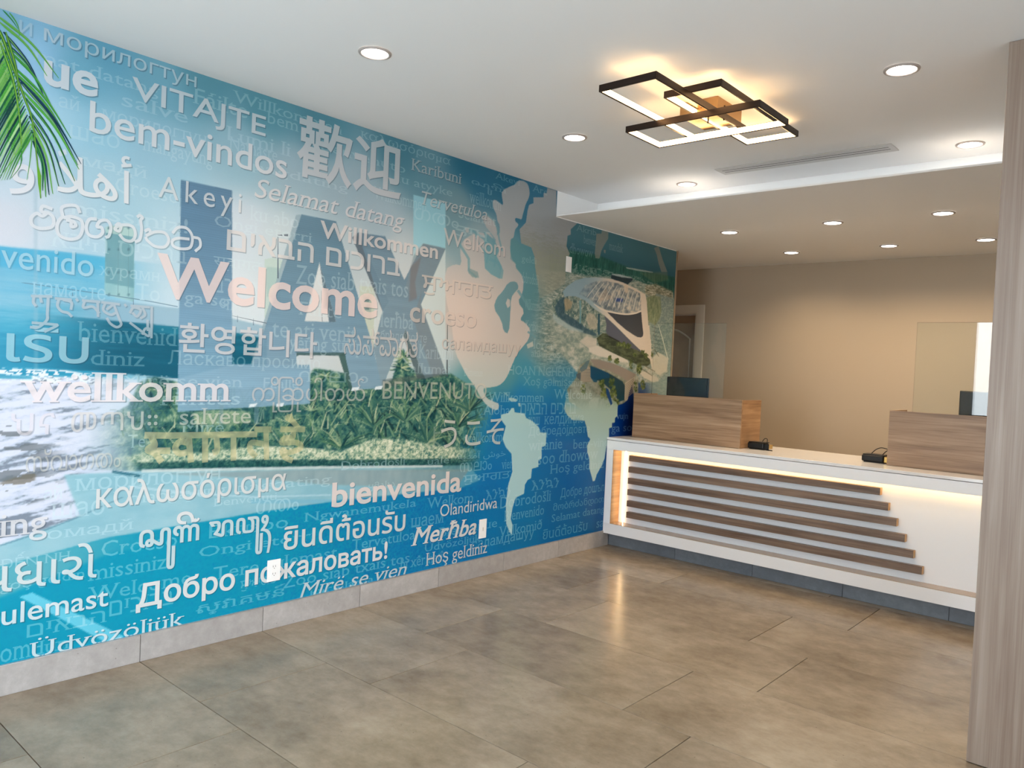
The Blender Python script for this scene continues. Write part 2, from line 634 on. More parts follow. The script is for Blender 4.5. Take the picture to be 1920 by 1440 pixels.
# ------------------------------------------------------------------ laminate clad column
col = thing('column', (-0.30, 3.62, 0), 'tall square column clad in grey-brown vertical-grain wood laminate, at the right edge', 'column')
x0, x1, y0, y1 = -0.572, 0.03, 3.351, 3.95
mk('front_panel', box(x0, x1, y0, y0 + 0.018, 0.003, CZ - 0.002, bev=0.0008, seg=1), M_COLUMN, col)
mk('side_panel', box(x0, x0 + 0.018, y0 + 0.0185, y1 - 0.0185, 0.003, CZ - 0.002), M_COLUMN, col)
mk('side_panel', box(x1 - 0.018, x1, y0 + 0.0185, y1 - 0.0185, 0.003, CZ - 0.002), M_COLUMN, col)
mk('back_panel', box(x0, x1, y1 - 0.018, y1, 0.003, CZ - 0.002), M_COLUMN, col)

# ------------------------------------------------------------------ reception counter
CX0, CX1, CY0, CY1, CT = WX + 0.004, 0.45, 5.19, 5.915, 0.884
ct = thing('reception_counter', ((CX0 + CX1) / 2, 5.55, 0), 'long white reception counter with lit recess, stepped wooden slats and grey tile plinth', 'counter')
mk('countertop', box(CX0, CX1, CY0 - 0.004, CY1, CT - 0.020, CT, bev=0.0015), M_QUARTZ, ct, label='glossy white countertop slab')
mk('apron', box(CX0, CX1, CY0, CY0 + 0.06, 0.788, CT - 0.0235, bev=0.001), M_PANELWHITE, ct)
mk('end_stile', box(CX0, WX + 0.067, CY0, CY0 + 0.118, 0.1912, 0.7875, bev=0.001), M_PANELWHITE, ct)
mk('recess_side', box(WX + 0.0672, WX + 0.070, CY0 + 0.002, CY0 + 0.118, 0.1915, 0.787), M_WOODY, ct, label='wood veneered left cheek of the recess')
mk('bottom_rail', box(CX0, CX1, CY0, CY0 + 0.30, 0.108, 0.1905, bev=0.001), M_QUARTZ, ct)
mk('recess_floor', box(WX + 0.0705, CX1, CY0 + 0.004, 5.3115, 0.1908, 0.1935), mat('taupe_ledge_shade', (168, 146, 124), 0.14), ct, label='glossy tan ledge at the foot of the recess, slat shade in its tone')  # tan surface; its darker tone also stands in for the slats' shade and reflection
mk('recess_back', box(CX0, CX1, 5.312, 5.33, 0.191, CT - 0.021), M_PANELWHITE, ct)
mk('recess_top', box(WX + 0.07, CX1, 5.251, 5.311, 0.82, 0.835), M_PANELWHITE, ct)
mk('carcass', box(CX0, CX1, 5.331, CY1 - 0.02, 0.11, CT - 0.021), M_PANELWHITE, ct)
mk('plinth_core', box(CX0, CX1, 5.285, CY1 - 0.05, 0.001, 0.107), M_GROUT, ct)
pj = [CX0, -2.904, -2.284, -1.660, -1.036, -0.42, 0.19, CX1]
for a, b in zip(pj[:-1], pj[1:]):
    mk('plinth_tile', box(a + 0.0015, b - 0.0015, 5.274, 5.2845, 0.001, 0.1075), M_PLINTH, ct)
for i in range(6):
    zt = 0.750 - 0.0911 * i
    xr = -1.462 + 0.0535 * i
    s = mk('slat', box(-3.356, xr - 0.0015, 5.270, 5.311, zt - 0.047, zt, bev=0.0008, seg=1), M_SLAT, ct)
    mk('edge_band', box(xr - 0.0013, xr, 5.270, 5.311, zt - 0.047, zt), M_EDGE, s, label='pale edge band on the slat end')
# LED tape: vertical on the left of the recess, horizontal hidden behind the apron
strip = mk('led_tape', box(-3.412, -3.402, 5.3075, 5.3115, 0.1955, 0.785), M_PLATE, ct, label='lit vertical strip of warm diodes')
bm = BM()
for k in range(58):
    z = 0.200 + k * 0.01005
    bx(bm, -3.410, -3.404, 5.3045, 5.3074, z - 0.0035, z + 0.0035)
mk('diodes', bm, M_LEDSTRIP, strip)
s2 = mk('led_tape', box(-3.40, CX1 - 0.05, 5.262, 5.274, 0.8165, 0.8195), M_PLATE, ct)
mk('diodes', box(-3.40, CX1 - 0.05, 5.265, 5.271, 0.8135, 0.8163), M_LEDSTRIP, s2)
area('counter_led_light', (-1.5, 5.285, 0.810), (math.radians(-12), 0, 0), 3.8, 0.012, 1.5, (1.0, 0.62, 0.20))
area('counter_led_left', (-3.407, 5.300, 0.49), (math.radians(90), 0, 0), 0.01, 0.58, 0.12, (1.0, 0.66, 0.32))
area('counter_led_side', (-3.400, 5.292, 0.49), (0, math.radians(90), 0), 0.58, 0.01, 0.12, (1.0, 0.66, 0.32))


# privacy boxes on the counter
def privacy_box(xa, xb, label):
    t = thing('privacy_box', ((xa + xb) / 2, 5.60, CT), label, 'desk screen', 'wooden privacy boxes on the counter')
    zt = 1.245
    mk('front_panel', box(xa, xb, 5.43, 5.448, CT + 0.001, zt, bev=0.0007, seg=1), M_WOOD, t)
    mk('side_panel', box(xa, xa + 0.018, 5.4485, 5.775, CT + 0.001, zt), M_WOODY, t)
    mk('side_panel', box(xb - 0.018, xb, 5.4485, 5.775, CT + 0.001, zt), M_WOODY, t)
    return t


privacy_box(-3.44, -2.50, 'wooden three-sided privacy box on the counter beside the mural')
privacy_box(-1.477, -0.50, 'wooden three-sided privacy box on the counter half hidden by the column')


def guard(xa, xb, label):
    t = thing('sneeze_guard', ((xa + xb) / 2, 5.53, CT), label, 'screen', 'clear acrylic guards on the counter')
    mk('pane', box(xa, xb, 5.528, 5.533, CT + 0.012, 1.827, bev=0.0008, seg=1), M_GLASS, t)
    for x in (xa + 0.1, xb - 0.1):
        bm = BM()
        bx(bm, x - 0.02, x + 0.02, 5.50, 5.56, CT + 0.001, CT + 0.012, bev=0.001)
        bx(bm, x - 0.02, x + 0.02, 5.534, 5.540, CT + 0.012, CT + 0.05)
        mk('bracket', bm, M_STEEL, t)
    return t


guard(-3.336, -2.703, 'clear acrylic sneeze guard standing in front of the door and mural end')
guard(-1.366, -0.735, 'clear acrylic sneeze guard beside the column, mirroring the bright window')


def monitor(xa, label):
    xb = xa + 0.378
    cx = (xa + xb) / 2
    t = thing('monitor', (cx, 5.66, CT), label, 'monitor', 'monitors behind the privacy boxes')
    mk('bezel', box(xa, xb, 5.675, 5.69, 1.165, 1.395, bev=0.004), M_BLACK, t)
    mk('back_cover', box(xa + 0.006, xb - 0.014, 5.663, 5.6745, 1.175, 1.390, bev=0.003), M_SCREEN, t)
    mk('screen', box(xa + 0.01, xb - 0.01, 5.6905, 5.692, 1.178, 1.385), M_SCREEN, t)
    mk('neck', box(cx - 0.03, cx + 0.03, 5.668, 5.688, CT + 0.013, 1.18, bev=0.003), M_BLACK, t)
    mk('foot', box(cx - 0.1, cx + 0.1, 5.60, 5.76, CT + 0.001, CT + 0.0125, bev=0.004), M_BLACK, t)
    return t


monitor(-3.280, 'black monitor seen from behind above the box next to the mural')
monitor(-1.128, 'black monitor seen from behind beside the column')


# small devices on the counter
def device(xa, ya, w, label, left):
    t = thing('card_reader', (xa + w / 2, ya + 0.05, CT), label, 'card reader', 'black card readers on the counter')
    z = CT + 0.001
    mk('body', box(xa, xa + w, ya, ya + 0.10, z + 0.006, z + 0.048, bev=0.008, seg=3), M_BLACK, t, smooth=False)
    mk('base_plate', box(xa + 0.012, xa + w, ya + 0.008, ya + 0.094, z, z + 0.0058, bev=0.001), M_BLACK, t)
    mk('lid', box(xa + 0.006, xa + w + 0.004, ya + 0.004, ya + 0.096, z + 0.0485, z + 0.055, bev=0.002), M_BLACK, t)
    if left:
        mk('port_block', box(xa + w + 0.001, xa + w + 0.035, ya + 0.012, ya + 0.085, z + 0.008, z + 0.040, bev=0.003), M_BRASS, t, label='shiny metal port block')
        mk('port_frame', box(xa + w + 0.001, xa + w + 0.038, ya + 0.005, ya + 0.0115, z + 0.004, z + 0.046, bev=0.002), M_BLACK, t)
        c = smooth_path([(xa + w * 0.60, ya + 0.09, z + 0.054), (xa + w * 0.72, ya + 0.10, z + 0.078), (xa + w * 0.92, ya + 0.085, z + 0.076), (xa + w + 0.004, ya + 0.05, z + 0.054)])
        mk('cable', tube(BM(), c, 0.0028, 8), M_BLACK, t, smooth=True)
        mk('cable_tail', tube(BM(), [(xa + w + 0.02, ya + 0.004, z + 0.004), (xa + w + 0.065, ya - 0.012, z + 0.004), (xa + w + 0.074, ya - 0.014, z + 0.004)], 0.0034, 8), M_BLACK, t, smooth=True)
    else:
        mk('port_block', box(xa + w + 0.001, xa + w + 0.022, ya + 0.012, ya + 0.085, z + 0.006, z + 0.044, bev=0.003), M_BRASS, t, label='brass coloured port block')
        c = smooth_path([(xa + w * 0.32, ya + 0.06, z + 0.054), (xa + w * 0.5, ya + 0.07, z + 0.083), (xa + w * 0.75, ya + 0.07, z + 0.099), (xa + w * 1.08, ya + 0.06, z + 0.092), (xa + w * 0.98, ya + 0.05, z + 0.075), (xa + w * 0.86, ya + 0.05, z + 0.054)])
        mk('cable', tube(BM(), c, 0.0028, 8), M_BLACK, t, smooth=True)


device(-2.480, 5.52, 0.125, 'black card reader with metal port lying against the box near the mural', True)
device(-1.655, 5.492, 0.138, 'black card reader with looped cable left of the box near the column', False)

# ------------------------------------------------------------------ ceiling downlights
DL = [(-2.64, 2.03, CZ, 'round white ceiling downlight above the large mural characters, left of the frame lamp'),
      (-2.64, 3.427, CZ, 'round white ceiling downlight just left of the frame lamp'),
      (-2.63, 4.68, CZ, 'round white ceiling downlight below the frame lamp, near the white ceiling step'),
      (-0.955, 3.405, CZ, 'round white ceiling downlight right of the frame lamp, high near the column'),
      (-0.945, 4.652, CZ, 'round white ceiling downlight right of the vent, beside the column top'),
      (-2.71, 5.51, SZ, 'round downlight in the soffit, leftmost of the three nearer the ceiling step'),
      (-1.93, 5.487, SZ, 'round downlight in the soffit, middle of the three nearer the ceiling step'),
      (-1.243, 5.487, SZ, 'round downlight in the soffit, rightmost of the three nearer the ceiling step'),
      (-2.668, 6.62, SZ, 'round downlight in the soffit, leftmost of the three close to the back wall'),
      (-1.87, 6.595, SZ, 'round downlight in the soffit, middle of the three close to the back wall'),
      (-1.20, 6.60, SZ, 'round downlight in the soffit, beside the column close to the back wall')]


def ring_mesh(prof):
    me = bpy.data.meshes.new('ring')
    b = lathe(BM(), prof, 0, 0, 48)
    b.to_mesh(me)
    b.free()
    for p in me.polygons:
        p.use_smooth = True
    return me


trim_me = ring_mesh([(0.056, -0.002), (0.057, -0.0075), (0.062, -0.0085), (0.068, -0.006), (0.070, -0.001)])
lens_me = ring_mesh([(0.0, -0.006), (0.050, -0.006), (0.0555, -0.0045), (0.056, -0.002)])
for i, (x, y, z, lab) in enumerate(DL):
    t = thing('downlight', (x, y, z), lab, 'ceiling light', 'round recessed ceiling downlights')
    mk('trim_ring', trim_me, M_TRIMRING, t)
    mk('lens', lens_me, M_DOWN, t)
    l = bpy.data.lights.new('downlight_beam', 'SPOT')
    near_step = z == CZ and y > 4.6
    l.energy = (24 if near_step else 38) if z == CZ else 31
    l.spot_size = math.radians(100 if near_step else 150)
    l.spot_blend = 0.8
    l.shadow_soft_size = 0.05
    l.color = (1.0, 0.77, 0.52) if z == CZ else (1.0, 0.76, 0.50)
    o = bpy.data.objects.new('downlight_beam', l)
    o.location = (x, y, z - 0.012)
    C.objects.link(o)

# ------------------------------------------------------------------ frame lamp under the ceiling
fx = thing('ceiling_lamp', (-1.72, 3.27, CZ), 'modern ceiling lamp of three overlapping dark bronze rectangles with glowing inner edges', 'ceiling light')


def frame(x0, x1, y0, y1, z, h=0.030, t=0.009):
    f = bpy.data.objects.new('light_frame', None)
    f.parent = fx
    f.location = (0, 0, 0)
    C.objects.link(f)
    for a in ((x0, x1, y0, y0 + t), (x0, x1, y1 - t, y1), (x0, x0 + t, y0 + t, y1 - t), (x1 - t, x1, y0 + t, y1 - t)):
        mk('bar', box(a[0], a[1], a[2], a[3], z, z + h, bev=0.001, seg=1), M_BRONZE, f)
    q = t + 0.0005
    w = 0.0015
    bm = BM()
    for a in ((x0 + q, x1 - q, y0 + q, y0 + q + w), (x0 + q, x1 - q, y1 - q - w, y1 - q), (x0 + q, x0 + q + w, y0 + q + w, y1 - q - w), (x1 - q - w, x1 - q, y0 + q + w, y1 - q - w)):
        bx(bm, a[0], a[1], a[2], a[3], z + 0.002, z + h - 0.003)
    mk('light_strip', bm, M_LED, f, label='glowing warm white strip inside the frame')


frame(-1.955, -1.675, 2.690, 3.520, 2.600)
frame(-2.105, -1.432, 3.130, 3.440, 2.566)
frame(-1.815, -1.540, 2.985, 3.830, 2.632)
can = mk('canopy', box(-1.895, -1.70, 3.27, 3.52, 2.642, CZ - 0.001, bev=0.002), M_BRUSHED, fx)
for k in range(5):
    mk('vent_slot', box(-1.85 + k * 0.016, -1.845 + k * 0.016, 3.2685, 3.2695, 2.662, 2.690), M_SLOT, can)
mk('spine', box(-1.86, -1.50, 3.29, 3.33, 2.6365, 2.6415), M_BRUSHED, fx)
mk('spine', box(-1.80, -1.76, 3.02, 3.268, 2.6645, 2.669), M_BRUSHED, fx)
for x, y in ((-1.68, 3.30), (-1.76, 3.30)):
    mk('stem', lathe(BM(), [(0, 2.596), (0.004, 2.596), (0.004, 2.664), (0, 2.664)], x, y, 12), M_BRONZE, fx, smooth=True)

# ------------------------------------------------------------------ linear air vent
v = thing('ceiling_vent', (-1.79, 4.49, CZ), 'long narrow white linear air vent in the ceiling before the white step', 'vent')
vx0, vx1, vy0, vy1 = -2.30, -1.272, 4.425, 4.572
bm = BM()
bx(bm, vx0, vx1, vy0, vy0 + 0.028, CZ - 0.006, CZ - 0.0005, bev=0.001, seg=1)
bx(bm, vx0, vx1, vy1 - 0.028, vy1, CZ - 0.006, CZ - 0.0005, bev=0.001, seg=1)
bx(bm, vx0, vx0 + 0.028, vy0 + 0.028, vy1 - 0.028, CZ - 0.006, CZ - 0.0005)
bx(bm, vx1 - 0.028, vx1, vy0 + 0.028, vy1 - 0.028, CZ - 0.006, CZ - 0.0005)
mk('frame', bm, M_VENT, v)
mk('slot_backing', box(vx0 + 0.027, vx1 - 0.027, vy0 + 0.027, vy1 - 0.027, CZ - 0.0056, CZ - 0.0030), M_VENTDARK, v)
for ya, yb in ((vy0 + 0.0285, vy0 + 0.048), (vy0 + 0.057, vy0 + 0.086), (vy0 + 0.095, vy1 - 0.0285)):
    b = BM()
    prism(b, [(ya, CZ - 0.0063), (yb, CZ - 0.0060), (yb, CZ - 0.0057), (ya, CZ - 0.0057)], 0, vx0 + 0.0285, vx1 - 0.0285)
    mk('slat', b, M_VENT, v)

# ------------------------------------------------------------------ wall plates on the mural
PX = WX + 0.0062


def plate(y0, y1, z0, z1, name, label, kindp):
    cy, cz = (y0 + y1) / 2, (z0 + z1) / 2
    t = thing(name, (WX, cy, cz), label, 'outlet' if kindp == 'outlet' else 'wall plate')
    mk('cover_plate', box(WX + 0.0030, PX + 0.002, y0, y1, z0, z1, bev=0.0015), M_PLATE, t)
    if kindp == 'outlet':
        mk('receptacle', box(PX + 0.002, PX + 0.004, cy - 0.018, cy + 0.018, cz - 0.036, cz + 0.036, bev=0.001), M_PLATE, t)
        for dz in (-0.019, 0.019):
            for dy in (-0.007, 0.007):
                mk('slot', box(PX + 0.0038, PX + 0.0044, cy + dy - 0.001, cy + dy + 0.001, cz + dz - 0.001, cz + dz + 0.008), M_SLOT, t)
            mk('ground_hole', box(PX + 0.0038, PX + 0.0044, cy - 0.0018, cy + 0.0018, cz + dz - 0.0085, cz + dz - 0.005), M_SLOT, t)
    elif kindp == 'data':
        mk('insert', box(PX + 0.002, PX + 0.0035, cy - 0.014, cy + 0.014, cz - 0.020, cz + 0.020, bev=0.001), M_PLATE, t)
        mk('socket', box(PX + 0.0033, PX + 0.0038, cy - 0.004, cy + 0.004, cz - 0.014, cz + 0.010), M_VENT, t)
    return t


plate(2.158, 2.234, 0.248, 0.360, 'power_outlet', 'white duplex power outlet low on the mural within the bold Cyrillic words', 'outlet')
plate(3.730, 3.800, 0.257, 0.385, 'wall_plate', 'white wall plate low on the mural, just right of the word Merħba', 'data')
plate(4.537, 4.602, 2.137, 2.252, 'wall_plate', 'blank white wall plate high on the mural above the stadium picture', 'blank')
# ================================================================== THE MURAL
# printed wallpaper: a fine colour grid on the wall plus flat printed lettering
MY0, MY1, MZ0, MZ1 = 0.0, WEND, 0.1265, CZ
DYG = 0.005
ny, nz = int(round((MY1 - MY0) / DYG)) + 1, int(round((MZ1 - MZ0) / DYG)) + 1
gy = np.linspace(MY0, MY1, ny)
gz = np.linspace(MZ0, MZ1, nz)
GY, GZ = np.meshgrid(gy, gz, indexing='ij')


def lattice(shape, seed):
    return np.random.default_rng(seed).random(shape).astype(np.float32)


def vnoise(u, v, seed=0):
    """smooth value noise on any coordinates"""
    T = lattice((256, 256), seed)
    iu, iv = np.floor(u).astype(int), np.floor(v).astype(int)
    fu, fv = u - iu, v - iv
    fu, fv = fu * fu * (3 - 2 * fu), fv * fv * (3 - 2 * fv)
    a = T[iu % 256, iv % 256]
    b = T[(iu + 1) % 256, iv % 256]
    c = T[iu % 256, (iv + 1) % 256]
    d = T[(iu + 1) % 256, (iv + 1) % 256]
    return (a * (1 - fu) + b * fu) * (1 - fv) + (c * (1 - fu) + d * fu) * fv


def fbm(fu, fv, seed=0, octv=4, rough=0.55, u=None, v=None):
    u = GY if u is None else u
    v = GZ if v is None else v
    s = 0.0
    amp = 1.0
    tot = 0.0
    for o in range(octv):
        s = s + amp * vnoise(u * fu * 2 ** o + 17.3 * o, v * fv * 2 ** o + 9.1 * o, seed + o)
        tot += amp
        amp *= rough
    return s / tot


def sst(a, b, x):
    t = np.clip((x - a) / (b - a), 0, 1)
    return t * t * (3 - 2 * t)


# --- base colours: smooth field through sampled points (x, y, colour)
CP = [(10, 30, (128, 178, 205)), (60, 110, (150, 195, 228)), (20, 160, (170, 210, 235)), (200, 90, (98, 160, 186)), (150, 145, (112, 172, 196)), (110, 230, (168, 208, 228)),
      (300, 150, (112, 166, 186)), (380, 145, (88, 144, 160)), (500, 200, (88, 145, 160)), (600, 225, (84, 138, 154)), (760, 275, (74, 128, 145)), (880, 312, (42, 108, 134)), (960, 338, (32, 104, 134)),
      (180, 250, (150, 198, 218)), (300, 300, (152, 192, 210)), (450, 290, (150, 186, 200)), (550, 330, (160, 185, 196)), (650, 360, (160, 182, 192)), (700, 420, (165, 185, 195)), (800, 300, (100, 145, 160)),
      (860, 385, (118, 152, 162)), (900, 450, (140, 165, 172)), (30, 320, (192, 210, 222)), (20, 420, (206, 210, 220)), (100, 420, (196, 212, 222)), (180, 330, (166, 200, 215)), (250, 400, (165, 200, 215)),
      (300, 440, (178, 206, 220)), (250, 520, (186, 210, 222)), (150, 500, (165, 200, 218)), (450, 430, (196, 208, 218)), (450, 560, (205, 216, 222)), (530, 460, (192, 206, 212)), (680, 460, (182, 196, 202)), (740, 490, (192, 202, 206)),
      (590, 560, (202, 208, 212)), (690, 620, (198, 206, 206)), (770, 560, (204, 202, 200)), (810, 640, (190, 205, 210)), (860, 600, (196, 184, 176)), (300, 590, (190, 212, 224)),
      (900, 340, (42, 110, 140)), (1000, 362, (52, 118, 148)), (950, 500, (104, 154, 166)), (960, 600, (92, 140, 150)), (1000, 650, (108, 152, 162)), (950, 700, (84, 148, 158)), (990, 700, (66, 146, 170)),
      (1060, 720, (36, 128, 172)), (980, 745, (28, 124, 176)), (940, 780, (10, 112, 172)), (1030, 800, (6, 104, 170)), (1090, 880, (4, 98, 166)), (1130, 950, (8, 92, 158)), (1160, 790, (2, 62, 140)), (1190, 760, (6, 40, 104)),
      (930, 900, (8, 112, 176)), (900, 1000, (10, 124, 180)), (1060, 990, (6, 104, 164)), (960, 1020, (14, 118, 172)), (1110, 1000, (12, 96, 152)), (1150, 700, (90, 130, 130)), (1220, 560, (96, 120, 110)),
      (1240, 480, (62, 118, 138)), (1160, 455, (62, 116, 132)), (1100, 440, (66, 122, 138)), (1190, 475, (44, 98, 116)), (1230, 640, (120, 140, 134)), (1240, 700, (150, 172, 170)), (1120, 500, (54, 106, 104)),
      (850, 800, (60, 140, 150)), (880, 850, (12, 122, 172)), (900, 740, (90, 150, 150))]
CPW = [(*wl(x, y), c) for x, y, c in CP]


def field(cps, eps=0.008, pw=2.1):
    sy, sz = gy[::6], gz[::6]
    A, B = np.meshgrid(sy, sz, indexing='ij')
    num = np.zeros(A.shape + (3,))
    den = np.zeros(A.shape)
    for y, z, c in cps:
        w = 1.0 / ((A - y) ** 2 + (B - z) ** 2 + eps) ** pw
        num += w[..., None] * np.array(c, float)
        den += w
    F = num / den[..., None]
    iy = np.clip(np.interp(gy, sy, np.arange(len(sy))), 0, len(sy) - 1.001)
    iz = np.clip(np.interp(gz, sz, np.arange(len(sz))), 0, len(sz) - 1.001)
    a, b = np.floor(iy).astype(int), np.floor(iz).astype(int)
    fa, fb = (iy - a)[:, None, None], (iz - b)[None, :, None]
    G = lambda p, q: F[np.ix_(p, q)]
    return (G(a, b) * (1 - fa) + G(a + 1, b) * fa) * (1 - fb) + (G(a, b + 1) * (1 - fa) + G(a + 1, b + 1) * fa) * fb


IMG = field(CPW)
IMG += ((fbm(3, 3, 5) - 0.5) * 8)[..., None]


def W_(pts, s=1.0, ox=0.0, oy=0.0):
    """traced outline -> wall metres"""
    return np.array([wl(ox + x / s, oy + y / s) for x, y in pts])


def cover(P, soft=0):
    """anti-aliased coverage of a wall-space polygon -> (slice, coverage)"""
    y0, z0 = P.min(0) - 0.01
    y1, z1 = P.max(0) + 0.01
    i0, i1 = np.clip(np.searchsorted(gy, [y0, y1]), 0, ny)
    j0, j1 = np.clip(np.searchsorted(gz, [z0, z1]), 0, nz)
    if i1 <= i0 or j1 <= j0:
        return None, None
    sl = (slice(i0, i1), slice(j0, j1))
    Y, Z = GY[sl], GZ[sl]
    acc = np.zeros(Y.shape, np.float32)
    for dy, dz in ((-0.3, -0.1), (0.1, -0.3), (0.3, 0.1), (-0.1, 0.3)):
        yy, zz = Y + dy * DYG, Z + dz * DYG
        ins = np.zeros(Y.shape, bool)
        n = len(P)
        for k in range(n):
            a, b = P[k], P[(k + 1) % n]
            if a[1] == b[1]:
                continue
            c = (a[1] > zz) != (b[1] > zz)
            ins ^= c & (yy < (b[0] - a[0]) * (zz - a[1]) / (b[1] - a[1]) + a[0])
        acc += ins
    acc /= 4
    if soft:
        for _ in range(soft):
            acc[1:-1, 1:-1] = (acc[1:-1, 1:-1] * 4 + acc[:-2, 1:-1] + acc[2:, 1:-1] + acc[1:-1, :-2] + acc[1:-1, 2:]) / 8
    return sl, acc


def paint(pts, col, a=1.0, s=1.0, ox=0.0, oy=0.0, soft=0, tex=None):
    """col: colour, or (H,W,3) array covering the whole grid; a: alpha or grid array; tex: (H,W) multiplier"""
    sl, m = cover(W_(pts, s, ox, oy), soft)
    if sl is None:
        return
    al = m * (a[sl] if isinstance(a, np.ndarray) else a)
    if isinstance(col, np.ndarray) and col.ndim == 3:
        c = col[sl]
    else:
        c = np.ones(m.shape + (3,)) * np.array(col, float)
    if tex is not None:
        c = c * tex[sl][..., None]
    IMG[sl] = IMG[sl] * (1 - al[..., None]) + c * al[..., None]


def stroke(pts, w0, w1, col, a=1.0, s=1.0, ox=0.0, oy=0.0):
    """tapering printed stroke, widths in photo pixels"""
    pts = [(ox + x / s, oy + y / s) for x, y in pts]
    n = len(pts)
    lft, rgt = [], []
    for i in range(n):
        p, q = pts[max(i - 1, 0)], pts[min(i + 1, n - 1)]
        dx, dy = q[0] - p[0], q[1] - p[1]
        l = math.hypot(dx, dy) or 1
        w = (w0 + (w1 - w0) * i / (n - 1)) / 2
        lft.append((pts[i][0] - dy / l * w, pts[i][1] + dx / l * w))
        rgt.append((pts[i][0] + dy / l * w, pts[i][1] - dx / l * w))
    paint(lft + rgt[::-1], col, a)


LINES = []


def line(pts, w0, w1, col, a=1.0, s=1.0, ox=0.0, oy=0.0):
    """a line finer than the colour grid: kept as crisp printed geometry"""
    LINES.append(([(ox + x / s, oy + y / s) for x, y in pts], w0, w1, col, a))


def mixc(t, *cols):
    """colour ramp over a grid value t in 0..1"""
    n = len(cols) - 1
    x = np.clip(t, 0, 1) * n
    i = np.minimum(x.astype(int), n - 1)
    f = (x - i)[..., None]
    Cc = np.array(cols, float)
    return Cc[i] * (1 - f) + Cc[i + 1] * f


def px_alpha(x0, x1):
    """horizontal fade between two measured columns (taken at eye height)"""
    return sst(wl(x0, 640)[0], wl(x1, 640)[0], GY)


# --- left: sea, surf and wet sand
seaT = fbm(5, 60, 31, 4, 0.6)
sea_mix = mixc(np.clip(sst(wl(0, 470)[1], wl(0, 690)[1], GZ) * 1.0 + (seaT - 0.5) * 0.5, 0, 1), (92, 172, 205), (124, 184, 208), (60, 160, 192), (30, 140, 176))
fade_sea = 1 - px_alpha(140, 330)
paint([(-60, 458), (0, 462), (130, 473), (200, 482), (340, 500), (340, 715), (-60, 700)], sea_mix, fade_sea * 0.95, soft=1)
paint([(-60, 458), (0, 462), (200, 484), (200, 506), (0, 500), (-60, 498)], (78, 172, 208), fade_sea * 0.8, soft=3)
fo = fbm(10, 90, 41, 4)
sandT = fbm(1, 1, 51, 5, 0.62, u=GY * 7 + GZ * 5, v=GZ * 52 - GY * 10)
sand = mixc(np.clip((sandT - 0.34) * 4.2, 0, 1), (128, 140, 156), (172, 186, 204), (196, 206, 226), (204, 212, 230), (212, 218, 234))
fade_sand = np.clip(1 - px_alpha(110, 330), 0, 1)
paint([(-60, 700), (0, 706), (330, 712), (330, 800), (262, 936), (150, 968), (0, 1024), (-60, 1040)], sand, fade_sand, soft=2)
str_ = (fbm(9, 40, 61, 3) > 0.60).astype(np.float32) * (1 - px_alpha(60, 150))
paint([(-60, 780), (60, 800), (160, 830), (110, 930), (0, 960), (-60, 970)], (104, 112, 118), str_ * 0.75, soft=2)
br = (fbm(14, 30, 62, 3) > 0.56).astype(np.float32)
paint([(0, 905), (70, 880), (60, 920), (0, 940)], (110, 104, 90), br * 0.7, soft=2)
surf = (fbm(40, 160, 71, 3, 0.8) > 0.50).astype(np.float32)
paint([(-60, 686), (0, 690), (120, 694), (200, 706), (200, 722), (0, 716), (-60, 712)], (226, 236, 244), surf * fade_sand, soft=1)
paint([(-60, 698), (0, 702), (60, 704), (60, 711), (0, 710), (-60, 708)], (20, 134, 170), 0.7, soft=1)

# --- elevated road with dark underside
fb = px_alpha(20, 240)
paint([(40, 584), (333, 612), (435, 622), (500, 634), (500, 684), (435, 684), (333, 710), (177, 696), (20, 688)], mixc(sst(1.35, 1.75, GZ + (seaT - .5) * .3), (14, 84, 108), (26, 112, 138), (36, 124, 146)), fb * 0.95, soft=1)
paint([(0, 541), (70, 545), (333, 578), (435, 597), (500, 612), (500, 636), (435, 622), (333, 612), (0, 582)], (136, 172, 192), fb * 0.75, soft=1)
line([(40, 530), (70, 534), (250, 560), (333, 575)], 1.6, 1.8, (90, 120, 140), 0.6)
line([(435, 592), (500, 606)], 1.8, 1.5, (100, 110, 120), 0.8)
for x, y in ((136, 545), (250, 563), (445, 594), (475, 600)):
    line([(x, y - 3), (x, y + 10)], 1.5, 1.5, (90, 110, 130), 0.7)

# --- glass pylons
pyl = mixc(fbm(20, 3, 81, 3), (116, 164, 172), (150, 190, 192), (172, 204, 202))
paint([(198, 425), (224, 422), (252, 430), (251, 566), (196, 552)], pyl, 0.85)
paint([(198, 436), (252, 444), (251, 540), (197, 530)], (86, 138, 152), 0.55)
paint([(198, 425), (224, 422), (252, 430), (252, 444), (198, 436)], (178, 206, 200), 0.6)
for x in (222, 241):
    line([(x, 428), (x - 1, 556)], 1.2, 1.2, (90, 130, 140), 0.5)
for y in (427, 467, 510, 552):
    for x in (204, 222, 241):
        paint([(x - 2, y - 2), (x + 2, y - 2), (x + 2, y + 3), (x - 2, y + 3)], (60, 96, 108), 0.55)
paint([(496, 486), (512, 483), (530, 488), (524, 604), (496, 596)], (184, 204, 198), 0.9)
paint([(500, 500), (526, 503), (524, 560), (500, 556)], (160, 188, 186), 0.7)
paint([(674, 536), (702, 538), (700, 690), (690, 690), (676, 640)], (190, 200, 184), 0.9)
paint([(680, 552), (696, 552), (696, 600), (680, 596)], (150, 170, 164), 0.7)
for y in (560, 575):
    paint([(684, y), (692, y), (692, y + 6), (684, y + 6)], (90, 120, 124), 0.7)
line([(521, 440), (521, 522)], 2.6, 2.6, (88, 104, 120), 0.9)
line([(520, 441), (540, 441)], 2.0, 4.0, (100, 112, 124), 0.9)
line([(839, 588), (838, 706)], 2.4, 2.4, (84, 92, 96), 0.95)
